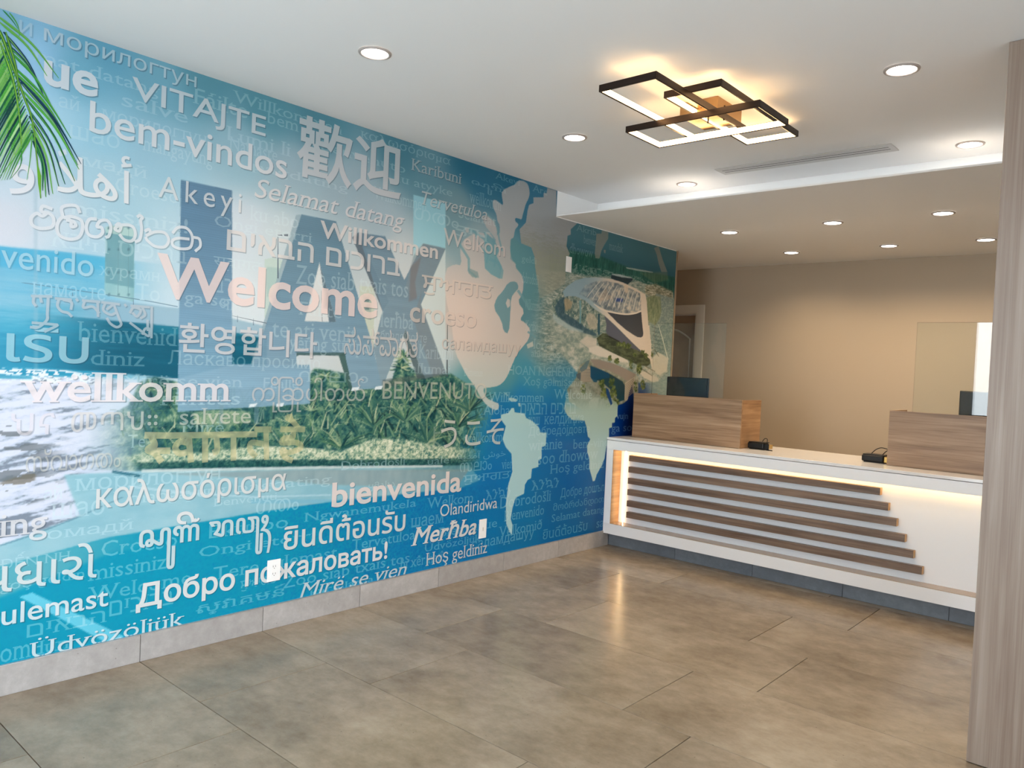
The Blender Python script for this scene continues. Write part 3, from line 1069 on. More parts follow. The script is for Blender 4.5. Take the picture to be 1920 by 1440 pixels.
line([(838, 588), (851, 589)], 2.0, 3.0, (84, 92, 96), 0.9)

# --- sky block above the last letter
paint([(775, 365), (835, 381), (835, 700), (810, 690), (789, 571), (835, 466), (793, 457), (775, 490)], (160, 208, 220), 0.55, soft=1)
paint([(775, 365), (835, 381), (835, 466), (793, 457), (775, 470)], (150, 206, 220), 0.6)
paint([(835, 466), (835, 560), (835, 698), (789, 571)], (214, 214, 210), 0.55)

# --- shrubs and grasses below the letters
fp = px_alpha(150, 330) * (1 - px_alpha(850, 925))
pt = fbm(26, 30, 91, 5, 0.7)
shr = mixc(np.clip((pt - 0.28) * 2.1, 0, 1), (12, 56, 66), (34, 88, 88), (84, 126, 106), (150, 174, 142))
paint([(150, 880), (170, 800), (240, 760), (262, 716), (290, 706), (333, 716), (333, 760), (581, 752), (581, 700), (590, 690), (648, 700), (659, 729), (717, 722), (735, 712), (750, 665), (770, 690), (800, 706),
       (845, 700), (880, 722), (930, 752), (930, 860), (900, 884), (600, 884), (265, 884)], shr, fp * 0.96, soft=2)
rb = random.Random(5)


def blades(n, xr, yr, ln, cols, wid=3.0, lean=(-1.3, 1.3), al=0.8):
    for _ in range(n):
        x, y = rb.uniform(*xr), rb.uniform(*yr)
        l = rb.uniform(*ln)
        k = rb.uniform(*lean)
        c = rb.choice(cols)
        x1, y1 = x + k * l * 0.45, y - l * 0.7
        x2, y2 = x + k * l * 0.95, y - l * (0.95 - 0.25 * abs(k))
        f = min(1, max(0, (x - 160) / 150)) * min(1, max(0, (930 - x) / 70))
        stroke([(x, y), (x1, y1), (x2, y2)], wid * rb.uniform(0.7, 1.3), 0.6, c, al * f)


DK = [(10, 48, 56), (16, 62, 66), (28, 80, 78)]
MD = [(62, 108, 94), (84, 126, 96), (48, 98, 92)]
LT = [(128, 158, 124), (160, 178, 140), (192, 200, 166), (108, 142, 116)]
blades(120, (280, 930), (740, 850), (22, 50), DK, 4.5)
blades(240, (230, 930), (750, 850), (20, 48), MD, 3.4)
blades(170, (300, 930), (740, 845), (18, 46), LT, 2.4)
for cx, cy in ((800, 830), (700, 800), (860, 800), (640, 840), (760, 790), (560, 850), (880, 770)):
    for k in range(26):
        a = math.radians(rb.uniform(-75, 75))
        l = rb.uniform(26, 62)
        stroke([(cx, cy), (cx + math.sin(a) * l * 0.55, cy - math.cos(a) * l * 0.6), (cx + math.sin(a) * l * 1.05, cy - math.cos(a) * l * 0.9)], 4.0, 0.6, rb.choice(LT + MD + MD + DK), 0.85 * min(1, (930 - cx) / 60))
# palms seen between the letters
for cx, cy, r in ((757, 668, 26), (283, 728, 24), (752, 690, 22), (610, 705, 20)):
    for k in range(30):
        a = math.radians(rb.uniform(-150, 150))
        l = r * rb.uniform(0.6, 1.1)
        stroke([(cx, cy), (cx + math.sin(a) * l * 0.6, cy - math.cos(a) * l * 0.6), (cx + math.sin(a) * l, cy - math.cos(a) * l * 0.7)], 3.2, 0.6, rb.choice(MD + DK + LT), 0.8)
# dark growth at the foot of the left letter and clipped hedge along the kerb
paint([(333, 768), (470, 762), (581, 757), (581, 775), (470, 790), (333, 800)], (40, 92, 98), 0.45, soft=3)
hd = fbm(60, 70, 101, 4, 0.8)
hedge = mixc(np.clip((hd - 0.26) * 2.1, 0, 1), (60, 112, 108), (134, 164, 140), (196, 206, 178), (228, 230, 208))
paint([(232, 858), (300, 842), (380, 850), (470, 836), (560, 838), (640, 846), (700, 822), (760, 824), (820, 836), (900, 842), (900, 864), (820, 868), (640, 870), (420, 870), (265, 876)], hedge, fp, soft=2)
dkh = mixc(np.clip((hd - 0.3) * 2, 0, 1), (14, 58, 66), (30, 84, 84), (70, 116, 100))
paint([(250, 868), (420, 862), (640, 862), (820, 860), (900, 858), (900, 880), (600, 882), (265, 884)], dkh, fp * 0.9, soft=2)
paint([(360, 774), (400, 768), (470, 772), (470, 792), (420, 796), (366, 796)], mixc(np.clip((hd - 0.2) * 2, 0, 1), (90, 136, 112), (186, 200, 160)), 0.8, soft=2)
for cx, cy in ((540, 792), (583, 770), (420, 820)):
    for k in range(24):
        a = math.radians(rb.uniform(-90, 90))
        l = rb.uniform(10, 30)
        stroke([(cx, cy), (cx + math.sin(a) * l, cy - math.cos(a) * l)], 2.6, 0.5, rb.choice(LT), 0.7)

# --- the three big letters
Lf = [(339, 337), (435, 357), (435, 683), (581, 684), (581, 757), (333, 772)]
Af = [(565, 402), (630, 415), (698, 646), (717, 728), (659, 731), (645, 662), (555, 662), (556, 684), (474, 684), (562, 412)]
Xf = [(671, 436), (722, 443), (758, 525), (793, 457), (835, 466), (789, 571), (836, 699), (797, 710), (760, 618), (716, 729), (700, 652), (717, 582)]
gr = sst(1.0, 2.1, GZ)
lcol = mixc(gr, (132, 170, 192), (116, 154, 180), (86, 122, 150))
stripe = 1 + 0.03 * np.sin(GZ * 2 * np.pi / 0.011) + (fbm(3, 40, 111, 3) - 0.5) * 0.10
stroke([(560, 415), (478, 683)], 6, 7, (196, 206, 212), 0.85)
paint([(555, 403), (566, 402), (478, 684), (470, 684)], (140, 164, 176), 0.8)
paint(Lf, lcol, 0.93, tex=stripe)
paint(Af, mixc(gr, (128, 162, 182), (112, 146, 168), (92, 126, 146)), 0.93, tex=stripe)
paint([(599, 492), (571, 602), (630, 604)], (206, 212, 214), 1.0)
paint([(599, 492), (606, 540), (617, 604), (630, 604)], (88, 112, 126), 0.95)
line([(602, 545), (604, 603)], 1.2, 1.2, (120, 130, 136), 0.8)
paint([(555, 661), (646, 661), (648, 668), (640, 667), (560, 666), (556, 668)], (62, 92, 96), 0.9)
paint([(635, 667), (646, 661), (661, 731), (655, 732)], (60, 92, 90), 0.9)
paint([(660, 445), (671, 436), (729, 566), (717, 583)], (92, 108, 120), 0.95)
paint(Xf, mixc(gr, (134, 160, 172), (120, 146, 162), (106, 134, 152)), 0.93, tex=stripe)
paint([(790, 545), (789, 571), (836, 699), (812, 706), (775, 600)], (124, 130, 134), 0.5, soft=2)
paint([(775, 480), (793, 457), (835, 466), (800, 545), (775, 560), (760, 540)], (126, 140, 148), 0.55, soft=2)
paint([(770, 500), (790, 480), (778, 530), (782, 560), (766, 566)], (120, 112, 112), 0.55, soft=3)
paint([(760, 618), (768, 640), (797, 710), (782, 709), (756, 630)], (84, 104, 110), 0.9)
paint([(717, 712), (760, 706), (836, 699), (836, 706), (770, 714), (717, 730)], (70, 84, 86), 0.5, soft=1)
for x, y in ((468, 758), (519, 757), (660, 727), (704, 725)):
    paint([(x, y), (x + 14, y - 2), (x + 11, y + 5), (x - 2, y + 6)], (222, 232, 236), 0.95)
for x in (411, 477):
    paint([(x, 760), (x + 8, 760), (x + 7, 795), (x - 1, 795)], (120, 150, 160), 0.5)

# --- kerb, pale road and cyan asphalt
road = mixc(fbm(6, 12, 121, 4), (122, 176, 194), (142, 190, 204), (164, 202, 212))
paint([(120, 890), (265, 884), (600, 878), (880, 872), (900, 900), (860, 916), (640, 938), (500, 958), (200, 1008), (0, 1062), (-60, 1080), (-60, 1034), (0, 1022), (150, 968)], road, 0.55 + 0.4 * (1 - px_alpha(700, 880)), soft=2)
paint([(265, 880), (600, 874), (830, 872), (830, 876), (600, 879), (265, 886)], (208, 220, 220), 0.9, soft=1)
paint([(300, 888), (600, 880), (700, 881), (880, 880), (862, 905), (720, 912), (600, 908), (500, 898)], mixc(fbm(20, 8, 122, 3), (124, 140, 142), (160, 168, 166)), 0.62, soft=2)
stroke([(210, 884), (265, 893)], 5, 6, (26, 88, 108), 0.7)
stroke([(0, 1023), (70, 1000), (150, 968), (230, 932)], 3, 2, (92, 138, 158), 0.75)
stroke([(240, 912), (360, 925), (480, 932), (620, 928)], 5, 3, (190, 218, 228), 0.55)
stroke([(470, 940), (700, 940), (935, 952)], 8, 5, (110, 180, 208), 0.45)
asp = fbm(90, 90, 131, 3, 0.8)
aspL = mixc(np.clip(px_alpha(0, 1000) + (asp - 0.5) * 0.9, 0, 1), (14, 150, 180), (14, 144, 178), (12, 128, 178), (6, 108, 170))
paint([(-60, 1078), (0, 1062), (200, 1008), (500, 958), (640, 938), (860, 916), (930, 905), (960, 1040), (600, 1130), (0, 1252), (-60, 1262)], aspL, 1 - px_alpha(850, 960) * 0.7, soft=1)
paint([(36, 1119), (60, 1111), (232, 1193), (226, 1200), (196, 1203)], (126, 212, 234), 0.78)
paint([(-60, 1075), (0, 1062), (200, 1008), (340, 984), (340, 1010), (200, 1040), (0, 1120), (-60, 1130)], (150, 186, 190), (1 - px_alpha(60, 340)) * 0.55, soft=6)

# --- right: aerial city picture with the stadium
Q = dict(s=6.0, ox=1030, oy=480)
cityT = fbm(26, 120, 141, 4, 0.7)
city = mixc(np.clip((cityT - 0.28) * 2.1, 0, 1), (96, 122, 116), (134, 150, 138), (166, 172, 158), (212, 210, 198))
fc = px_alpha(985, 1030)
lowc = sst(wl(1150, 720)[1], wl(1150, 640)[1], GZ)
skyc = mixc(sst(2.18, 2.45, GZ), (44, 98, 112), (50, 104, 122), (72, 124, 138))
paint([(1040, 405), (1272, 470), (1266, 560), (1000, 500)], skyc, fc * 0.95, soft=4)
forest = mixc(np.clip((fbm(70, 12, 151, 4, 0.7) - 0.25) * 1.9, 0, 1), (6, 72, 64), (30, 96, 84), (62, 118, 104))
paint([(1030, 462), (1120, 478), (1180, 502), (1266, 520), (1262, 560), (1200, 528), (1030, 520)], forest, fc * 0.9, soft=4)
paint([(970, 500), (1062, 510), (1100, 516), (1180, 520), (1262, 552), (1252, 740), (1186, 738), (1150, 770), (1060, 735), (1000, 690), (960, 620)], city, (fc * np.clip(lowc + 0.25, 0, 1)) * 0.92, soft=5)
tintT = (fbm(30, 90, 153, 4, 0.8) > 0.55).astype(np.float32)
paint([(1062, 490), (1200, 520), (1262, 548), (1262, 600), (1062, 560)], (176, 188, 180), tintT * fc * 0.5, soft=1)
paint([(700, 200), (930, 245), (940, 270), (880, 320), (760, 285), (690, 250)], (20, 44, 56), 0.9, soft=1, **Q)
paint([(705, 200), (780, 205), (930, 243), (935, 252), (820, 240), (700, 212)], (190, 204, 204), 0.9, **Q)
paint([(860, 125), (1010, 150), (1160, 178), (1170, 190), (1020, 172), (870, 140)], (180, 194, 190), 0.85, **Q)
paint([(1080, 330), (1200, 310), (1390, 400), (1400, 520), (1080, 430)], mixc(np.clip((cityT - .3) * 2.4, 0, 1), (100, 104, 84), (158, 154, 130), (226, 220, 200)), 0.85, soft=3, **Q)
# car park and row of palms on the right
pk = mixc(np.clip((fbm(60, 90, 161, 3, 0.9) - 0.3) * 2, 0, 1), (110, 136, 138), (142, 162, 158), (172, 186, 176))
paint([(1200, 420), (1410, 480), (1390, 900), (1360, 1300), (1200, 1200), (1120, 800)], pk, 0.85, soft=3, **Q)
line([(1225, 770), (1280, 960), (1330, 1150)], 1.6, 1.6, (226, 228, 214), 0.9, **Q)
olive = mixc(np.clip((fbm(60, 22, 171, 4, 0.8) - 0.25) * 2, 0, 1), (98, 116, 84), (130, 144, 106), (166, 172, 136))
paint([(1090, 470), (1180, 440), (1250, 460), (1260, 620), (1240, 700), (1190, 780), (1110, 730), (1095, 620)], olive, 0.8, soft=7, **Q)
for k in range(12):
    y = 800 + k * 45
    stroke([(1150 + k * 6, y), (1260 + k * 6, y + 30)], 1.4, 1.0, (70, 92, 92), 0.6, **Q)
# plaza, paths, lower buildings
paint([(0, 560), (60, 620), (200, 760), (420, 860), (540, 930), (520, 1010), (700, 1090), (900, 1190), (1130, 1260), (1330, 1180), (1330, 1300), (1200, 1420), (700, 1440), (300, 1300), (200, 1180), (0, 960)],
      mixc(np.clip((fbm(18, 30, 181, 4, .7) - .3) * 2.2, 0, 1), (124, 146, 138), (170, 178, 164), (214, 210, 196)), 0.85 * np.clip(px_alpha(1020, 1075) + .2, 0, 1), soft=4, **Q)
paint([(440, 1030), (540, 1005), (620, 1050), (760, 1100), (880, 1170), (890, 1200), (800, 1190), (680, 1150), (560, 1130), (450, 1080)], (218, 212, 200), 0.95, soft=1, **Q)
paint([(420, 900), (530, 930), (530, 1010), (440, 1040), (340, 960)], (212, 204, 190), 0.8, soft=2, **Q)
paint([(1130, 1180), (1220, 1080), (1340, 1150), (1320, 1290), (1240, 1345), (1160, 1290)], (222, 214, 198), 0.9, soft=2, **Q)
paint([(1000, 1300), (1080, 1300), (1220, 1370), (1230, 1410), (1170, 1420), (1060, 1370)], (216, 210, 196), 0.9, soft=1, **Q)
for a, b, c_, d in ((1080, 1240, 1190, 1300), (1040, 1270, 1160, 1350), (1180, 1050, 1230, 1130)):
    stroke([(a, b), (c_, d)], 2.4, 1.4, (110, 112, 96), 0.7, **Q)
# bowl, roof net and openings
paint([(20, 560), (60, 470), (170, 380), (240, 440), (300, 440), (420, 500), (560, 640), (570, 900), (420, 870), (200, 770), (70, 680)],
      mixc(np.clip((fbm(50, 44, 191, 4, .8) - .28) * 2.2, 0, 1), (62, 94, 102), (98, 126, 120), (140, 156, 142), (200, 200, 188)), 0.95, soft=1, **Q)
paint([(60, 570), (110, 490), (170, 460), (170, 640), (300, 720), (400, 800), (540, 880), (520, 905), (340, 850), (180, 750), (80, 660)], (48, 84, 102), 0.75, soft=2, **Q)
paint([(160, 490), (200, 470), (260, 520), (240, 600), (180, 620)], (176, 156, 124), 0.75, soft=3, **Q)
stroke([(345, 500), (350, 640), (345, 760)], 3.5, 3.0, (120, 168, 176), 0.85, **Q)
stroke([(556, 650), (556, 880)], 4, 4, (40, 82, 100), 0.9, **Q)
paint([(410, 700), (440, 640), (500, 650), (540, 720), (530, 830), (450, 820)], (200, 188, 168), 0.7, soft=4, **Q)
paint([(40, 640), (110, 700), (250, 790), (380, 840), (380, 860), (220, 830), (90, 760), (40, 700)], (176, 196, 196), 0.7, soft=2, **Q)
roof_o = [(150, 400), (200, 340), (290, 275), (400, 245), (560, 240), (700, 260), (820, 295), (960, 360), (1080, 432), (1096, 520), (1104, 640), (1112, 760), (1128, 930), (1140, 1060), (1142, 1180),
          (1060, 1095), (960, 1000), (860, 900), (740, 780), (620, 670), (500, 590), (400, 500), (300, 455), (220, 450), (170, 460)]
paint(roof_o, mixc(px_alpha(1085, 1140), (150, 178, 190), (176, 194, 198), (224, 212, 198)), 0.96, **Q)
net = mixc(np.clip((fbm(30, 36, 201, 3, .6) - .3) * 2.3, 0, 1), (86, 104, 118), (140, 152, 156), (196, 190, 178))
paint([(330, 430), (400, 330), (520, 285), (640, 280), (780, 310), (940, 380), (1018, 420), (1030, 520), (1032, 612), (960, 640), (860, 648), (740, 635), (640, 610), (520, 540), (440, 480)], net, 0.62 * px_alpha(1075, 1125) + 0.22, soft=1, **Q)
paint([(740, 470), (830, 480), (820, 520), (740, 510)], (40, 70, 140), 0.8, soft=1, **Q)
paint([(560, 440), (640, 350), (660, 440), (720, 450), (700, 480), (540, 520)], (206, 184, 160), 0.55, soft=2, **Q)
paint([(850, 320), (885, 330), (885, 410), (855, 420), (835, 370)], (224, 206, 182), 0.8, soft=1, **Q)
for k in range(11):
    x = 420 + k * 58
    yb_ = 470 + k * 26 if k < 6 else 612
    x0_ = x
    x1_ = x + 150 - k * 11
    line([(x0_, min(yb_, 640)), ((x0_ + x1_) / 2, (min(yb_, 640) + 300 + k * 12) / 2 - 15), (x1_, 285 + k * 14)], 1.6, 1.0, (222, 220, 208), 0.85, **Q)
line([(500, 540), (600, 605), (740, 640), (860, 655), (960, 645), (1032, 618)], 3.0, 3.0, (226, 218, 204), 0.95, **Q)
paint([(640, 618), (740, 642), (860, 657), (960, 647), (1032, 622), (1042, 740), (1056, 870), (1050, 905), (1030, 916), (990, 912), (950, 890), (860, 830), (760, 745), (690, 672)], mixc(sst(1.5, 1.9, GZ), (84, 88, 96), (66, 72, 80)), 1.0, **Q)
paint([(620, 672), (740, 782), (860, 902), (960, 1002), (1062, 1095), (900, 1045), (780, 975), (660, 915), (636, 850), (640, 760)], (92, 98, 112), 1.0, **Q)
dgr = mixc(np.clip((fbm(14, 60, 211, 4, .7) - .3) * 2, 0, 1), (50, 60, 48), (78, 90, 66), (104, 112, 84))
paint([(530, 925), (600, 868), (640, 870), (700, 925), (860, 1010), (1010, 1070), (1130, 1160), (1138, 1210), (1100, 1238), (1000, 1230), (880, 1170), (700, 1085), (560, 1010)], dgr, 1.0, **Q)
stroke([(670, 905), (780, 960), (800, 975)], 2.6, 1.2, (24, 28, 28), 0.9, **Q)
stroke([(1118, 780), (1140, 1000), (1142, 1180)], 2.2, 2.2, (226, 216, 204), 0.9, **Q)


def trees(lst, s, ox, oy, cols):
    for x, y, w, h in lst:
        for k in range(26):
            a = rb.uniform(0, 6.28)
            r = rb.uniform(0, 1) ** 0.5
            cx_, cy_ = x + math.cos(a) * r * w * 0.4, y + math.sin(a) * r * h * 0.4
            rr = rb.uniform(0.10, 0.20) * w
            paint([(cx_ + math.cos(t) * rr, cy_ + math.sin(t) * rr * 1.3) for t in (0, .9, 1.8, 2.7, 3.6, 4.5, 5.4)], rb.choice(cols), 0.8, s=s, ox=ox, oy=oy)


TC = [(70, 88, 46), (96, 110, 60), (120, 132, 76), (54, 74, 44)]
trees([(780, 990, 60, 50), (840, 1000, 70, 60), (890, 1010, 60, 60), (1090, 1120, 60, 70), (1050, 1080, 50, 50), (1155, 1100, 30, 90), (1010, 1280, 60, 140), (920, 1220, 50, 130), (680, 1150, 50, 70), (760, 1180, 60, 70), (960, 1110, 50, 40)], 6.0, 1030, 480, TC)
# curved low building under the plaza, its dark interior and trees in front
Q4 = dict(s=6.0, ox=1000, oy=660)
paint([(520, 150), (640, 80), (720, 80), (860, 120), (1000, 180), (1150, 250), (1180, 290), (1180, 460), (1120, 560), (980, 600), (900, 640), (560, 660), (400, 560), (380, 420), (480, 290)], mixc(np.clip((fbm(22, 30, 221, 4, .7) - .3) * 2, 0, 1), (118, 122, 104), (150, 150, 132), (176, 176, 160)), 0.9, soft=2, **Q4)
paint([(640, 160), (760, 200), (870, 250), (1000, 330), (1030, 380), (1025, 540), (960, 560), (900, 450), (760, 330), (650, 300)], (28, 62, 74), 0.95, soft=1, **Q4)
paint([(535, 190), (610, 150), (640, 180), (650, 340), (530, 340)], (166, 156, 140), 0.9, **Q4)
for k in range(9):
    line([(530, 200 + k * 17), (645, 196 + k * 17)], 0.9, 0.9, (128, 118, 104), 0.8, **Q4)
paint([(640, 80), (740, 90), (900, 130), (1040, 190), (1155, 255), (1060, 335), (960, 260), (840, 205), (720, 180), (680, 150)], (148, 138, 128), 1.0, **Q4)
paint([(1030, 345), (1145, 275), (1130, 390), (1070, 560), (1025, 540)], (172, 162, 144), 0.95, **Q4)
for k in range(9):
    line([(1034, 370 + k * 20), (1130, 300 + k * 18)], 1.0, 1.0, (112, 102, 88), 0.8, **Q4)
trees([(770, 360, 80, 120), (800, 470, 90, 160), (880, 330, 70, 150), (900, 450, 90, 170), (930, 560, 80, 120), (560, 420, 60, 140), (1150, 380, 50, 160), (1230, 360, 60, 160), (1190, 180, 60, 120), (840, 620, 60, 100)], 6.0, 1000, 660, TC)
paint([(620, 560), (680, 510), (740, 515), (720, 600), (700, 680), (640, 660)], (206, 204, 194), 0.6, soft=3, **Q4)

# --- world map
LANDG = [(940.6, 357.5), (957.5, 349), (967.5, 345.6), (970, 340), (975, 338), (984, 340), (990, 346), (992.5, 356), (993, 365), (990, 374), (985.6, 382.5), (982.5, 394), (980, 402.5), (978, 412), (973, 410), (966, 408),
         (965.6, 415), (972, 420), (971, 424), (965, 431), (963, 446), (957.5, 447.5), (956, 470), (960, 487), (967.5, 495), (966, 500), (982, 521), (980, 551), (970, 566), (984, 584), (974, 600), (984, 604), (995, 618.7), (991, 637),
         (980, 650), (968.7, 664), (957.5, 690), (948, 712), (935, 723.7), (915, 727), (905, 728), (910.6, 746), (927.5, 754), (936, 757), (934, 770), (920, 766), (905, 752), (890, 724), (875, 705), (863.7, 682.5), (855, 665), (850, 640),
         (846, 600), (835, 560), (833.7, 505), (852, 495), (866, 498), (862, 470), (866, 452), (884, 440), (900, 434), (918, 444), (926, 462), (929, 454), (931, 440), (937, 439), (937, 422), (932, 414), (931, 402), (925, 391), (923, 381), (924, 375), (930, 375), (938, 382), (944, 385), (941, 370)]
def chaikin(P, n=1):
    for _ in range(n):
        Q_ = []
        for k in range(len(P)):
            p, q = P[k], P[(k + 1) % len(P)]
            Q_ += [(p[0] * .75 + q[0] * .25, p[1] * .75 + q[1] * .25), (p[0] * .25 + q[0] * .75, p[1] * .25 + q[1] * .75)]
        P = Q_
    return P


LANDG = chaikin(LANDG)
ncol = mixc(sst(1.1, 2.3, GZ), (198, 204, 198), (216, 200, 190), (210, 196, 188), (178, 178, 178))
# islands and inlets
NIS = [[(870, 405), (912, 402), (925, 412), (930, 425), (929, 436), (924, 439), (922, 430), (914, 424), (911, 420)], [(908, 434), (917, 436), (923, 444), (924, 452), (914, 448)],
       [(911, 404), (915, 403), (922, 409), (928, 416), (931, 427), (929, 438), (925, 438), (922, 428), (912, 424)]]
paint(LANDG, ncol, 0.90)
for q in NIS[1:]:
    paint(q, ncol, 0.9)
CH = dict(s=2.717, ox=750, oy=250)
for pts_, w_ in (([(440, 410), (470, 440), (495, 480), (505, 540), (520, 600)], 3.5), ([(335, 480), (375, 500), (430, 540), (455, 600), (440, 660)], 4.5), ([(430, 500), (450, 560), (490, 600), (480, 680)], 4), ([(300, 560), (350, 640), (350, 700), (390, 735)], 5),
                 ([(380, 500), (400, 560), (440, 620)], 3), ([(455, 640), (500, 660), (520, 700), (515, 740)], 6), ([(600, 800), (640, 860), (660, 900)], 5), ([(650, 1010), (690, 1040)], 4)):
    stroke(pts_, w_, w_ * 0.8, (112, 158, 168), 0.8, **CH)
paint([(330, 480), (352, 480), (350, 505), (336, 505)], ncol, 0.8, **CH)
paint([(420, 420), (450, 425), (480, 450), (495, 500), (490, 545), (465, 510), (440, 480), (425, 450)], ncol, 0.85, **CH)
bay = [(953, 529), (968, 527), (973, 540), (965, 548), (958, 558), (957, 585), (954, 626), (944, 622), (940, 600), (925, 578), (931, 558), (942, 547)]
paint(chaikin(bay), (104, 146, 156), 0.92)
paint([(548, 840), (560, 850), (560, 880), (548, 890), (538, 865)], ncol, 0.8, **CH)
paint([(909, 435), (927, 450), (936, 470), (931, 480), (941, 500), (937, 523), (920, 514), (909, 503), (907, 470)], (104, 156, 168), 0.85)
paint([(878, 502), (896, 510), (898, 521), (886, 520), (878, 512)], (120, 150, 152), 0.7)
paint([(963, 447), (957, 449), (957, 486), (968, 496), (967, 503), (985, 520), (982, 560), (990, 585), (1003, 577), (1010, 560), (1006, 520), (1003, 500), (1002, 481), (996, 464), (977, 456)], (92, 146, 152), 0.55, soft=1)
EUR = [(1000, 370), (1019, 370), (1019, 362), (1025, 362), (1026, 352), (1043, 357), (1043, 405), (1083, 418), (1070, 430), (1070, 440), (1064, 442), (1062, 462), (1068, 475), (1061, 506), (1059, 532), (1040, 545), (1012, 560), (1008, 530), (1003, 500), (1002, 481), (996, 464), (977, 456), (974, 430), (986, 417), (989, 395), (992, 384), (1000, 381)]
paint(EUR, mixc(sst(2.1, 2.45, GZ + (cityT - .5) * .3), (160, 162, 146), (154, 156, 148), (166, 167, 168)), 0.80 * sst(1.70, 2.2, GZ) + 0.12)
I6 = dict(s=8.0, ox=1040, oy=400)
for q in ([(625, 305), (700, 305), (705, 255), (805, 275), (802, 380), (740, 480), (700, 560), (670, 680), (610, 670), (600, 600), (620, 400)], [(1490, 520), (1560, 490), (1590, 600), (1620, 700), (1690, 880), (1600, 880), (1560, 760), (1530, 620)], [(735, 545), (765, 550), (760, 600), (738, 590)]):
    paint(q, (156, 154, 144), 0.72, **I6)
paint([(1270, 890), (1690, 880), (1700, 1000), (1500, 1050)], (150, 148, 112), 0.35, soft=4, **I6)
S8 = dict(s=3.273, ox=800, oy=640)
SAM = [(455, 450), (500, 440), (520, 410), (535, 410), (540, 436), (600, 443), (610, 470), (650, 490), (690, 530), (695, 560), (735, 560), (730, 640), (705, 650), (705, 720), (685, 730), (685, 770), (645, 782), (640, 840), (620, 850), (602, 880), (597, 935), (545, 960), (527, 1020), (515, 1090), (527, 1130), (522, 1187), (508, 1170), (488, 1120), (485, 1000), (500, 880), (525, 800), (520, 690), (485, 650), (465, 600), (485, 520), (455, 480)]
paint(SAM, mixc(sst(0.6, 1.3, GZ), (180, 216, 220), (176, 214, 218), (182, 214, 210)), 0.95, **S8)
paint([(495, 352), (520, 345), (556, 356), (548, 370), (515, 368)], (176, 204, 202), 0.9, **S8)
paint([(560, 380), (574, 378), (576, 400), (564, 398)], (176, 204, 202), 0.9, **S8)
paint([(478, 316), (492, 320), (500, 336), (490, 334)], (176, 204, 202), 0.9, **S8)
paint([(613, 20), (650, 0), (655, 30), (620, 44)], (206, 204, 192), 0.8, **S8)
AFR = [(480, 280), (430, 320), (375, 410), (365, 520), (345, 640), (380, 710), (440, 765), (575, 772), (600, 850), (612, 950), (640, 980), (605, 1050), (605, 1120), (628, 1200), (632, 1320), (655, 1400), (668, 1455), (690, 1450), (712, 1380), (760, 1290), (800, 1200), (822, 1060), (850, 960), (852, 858), (885, 850), (885, 800), (915, 795), (920, 742), (945, 722), (950, 600), (930, 560), (800, 500), (700, 470), (560, 320)]
paint(AFR, mixc(sst(0.55, 1.25, GZ), (178, 212, 216), (176, 208, 206), (168, 194, 182)), np.clip(1.0 - sst(wl(1100, 775)[1], wl(1100, 722)[1], GZ) * 0.92, 0, 1), **Q4)
paint([(815, 400), (845, 420), (890, 580), (870, 600), (820, 470)], (0, 54, 120), 0.85, **Q4)
paint([(950, 600), (1010, 580), (1060, 540), (1080, 450), (1110, 370), (1125, 480), (1125, 950), (852, 945), (852, 858), (885, 850), (885, 800), (915, 795), (920, 742), (945, 722)], mixc(px_alpha(1140, 1192), (0, 70, 148), (0, 50, 126), (2, 28, 84)), 0.95, soft=1, **Q4)
paint([(520, 190), (600, 100), (635, 90), (620, 130), (600, 190), (540, 230)], (72, 108, 122), 0.7, **Q4)
paint([(640, 150), (690, 170), (760, 200), (850, 240), (860, 290), (780, 300), (720, 310), (715, 340), (680, 340), (640, 280)], (16, 76, 112), 0.75, **Q4)
paint([(480, 250), (535, 230), (530, 320), (490, 290)], (70, 86, 96), 0.8, **Q4)

paint([(63, 330), (70, 330), (71, 700), (64, 700)], (150, 180, 196), 0.35, soft=1)

IMG = np.clip(IMG, 0, 255)
PRINT = IMG / 255.0                                   # display colours of the print


def to_lin(c):
    return np.where(c <= 0.04045, c / 12.92, ((c + 0.055) / 1.055) ** 2.4)


def sample(y, z):
    iy = np.clip((y - MY0) / (MY1 - MY0) * (ny - 1), 0, ny - 1.001)
    iz = np.clip((z - MZ0) / (MZ1 - MZ0) * (nz - 1), 0, nz - 1.001)
    a, b = iy.astype(int), iz.astype(int)
    fa, fb = (iy - a)[:, None], (iz - b)[:, None]
    return (PRINT[a, b] * (1 - fa) + PRINT[a + 1, b] * fa) * (1 - fb) + (PRINT[a, b + 1] * (1 - fa) + PRINT[a + 1, b + 1] * fa) * fb


# material of the whole print: colours stored on the mesh, fine canvas relief, satin laminate
M_PRINT = mat('mural_print', (200, 200, 200), 0.30, spec=0.16)
_b = M_PRINT.node_tree.nodes['Principled BSDF']
at = N(M_PRINT, 'ShaderNodeAttribute')
at.attribute_name = 'print_colour'
g = N(M_PRINT, 'ShaderNodeNewGeometry')
nn = N(M_PRINT, 'ShaderNodeTexNoise')
nn.inputs['Scale'].default_value = 420
nn.inputs['Detail'].default_value = 2
L(M_PRINT, g.outputs['Position'], nn.inputs['Vector'])
mm = N(M_PRINT, 'ShaderNodeMapRange')
mm.inputs['To Min'].default_value = 0.94 * PRINT_GAIN
mm.inputs['To Max'].default_value = 1.04 * PRINT_GAIN
L(M_PRINT, nn.outputs['Fac'], mm.inputs['Value'])
vm = N(M_PRINT, 'ShaderNodeVectorMath', operation='SCALE')
L(M_PRINT, at.outputs['Color'], vm.inputs[0])
L(M_PRINT, mm.outputs[0], vm.inputs['Scale'])
L(M_PRINT, vm.outputs[0], _b.inputs['Base Color'])

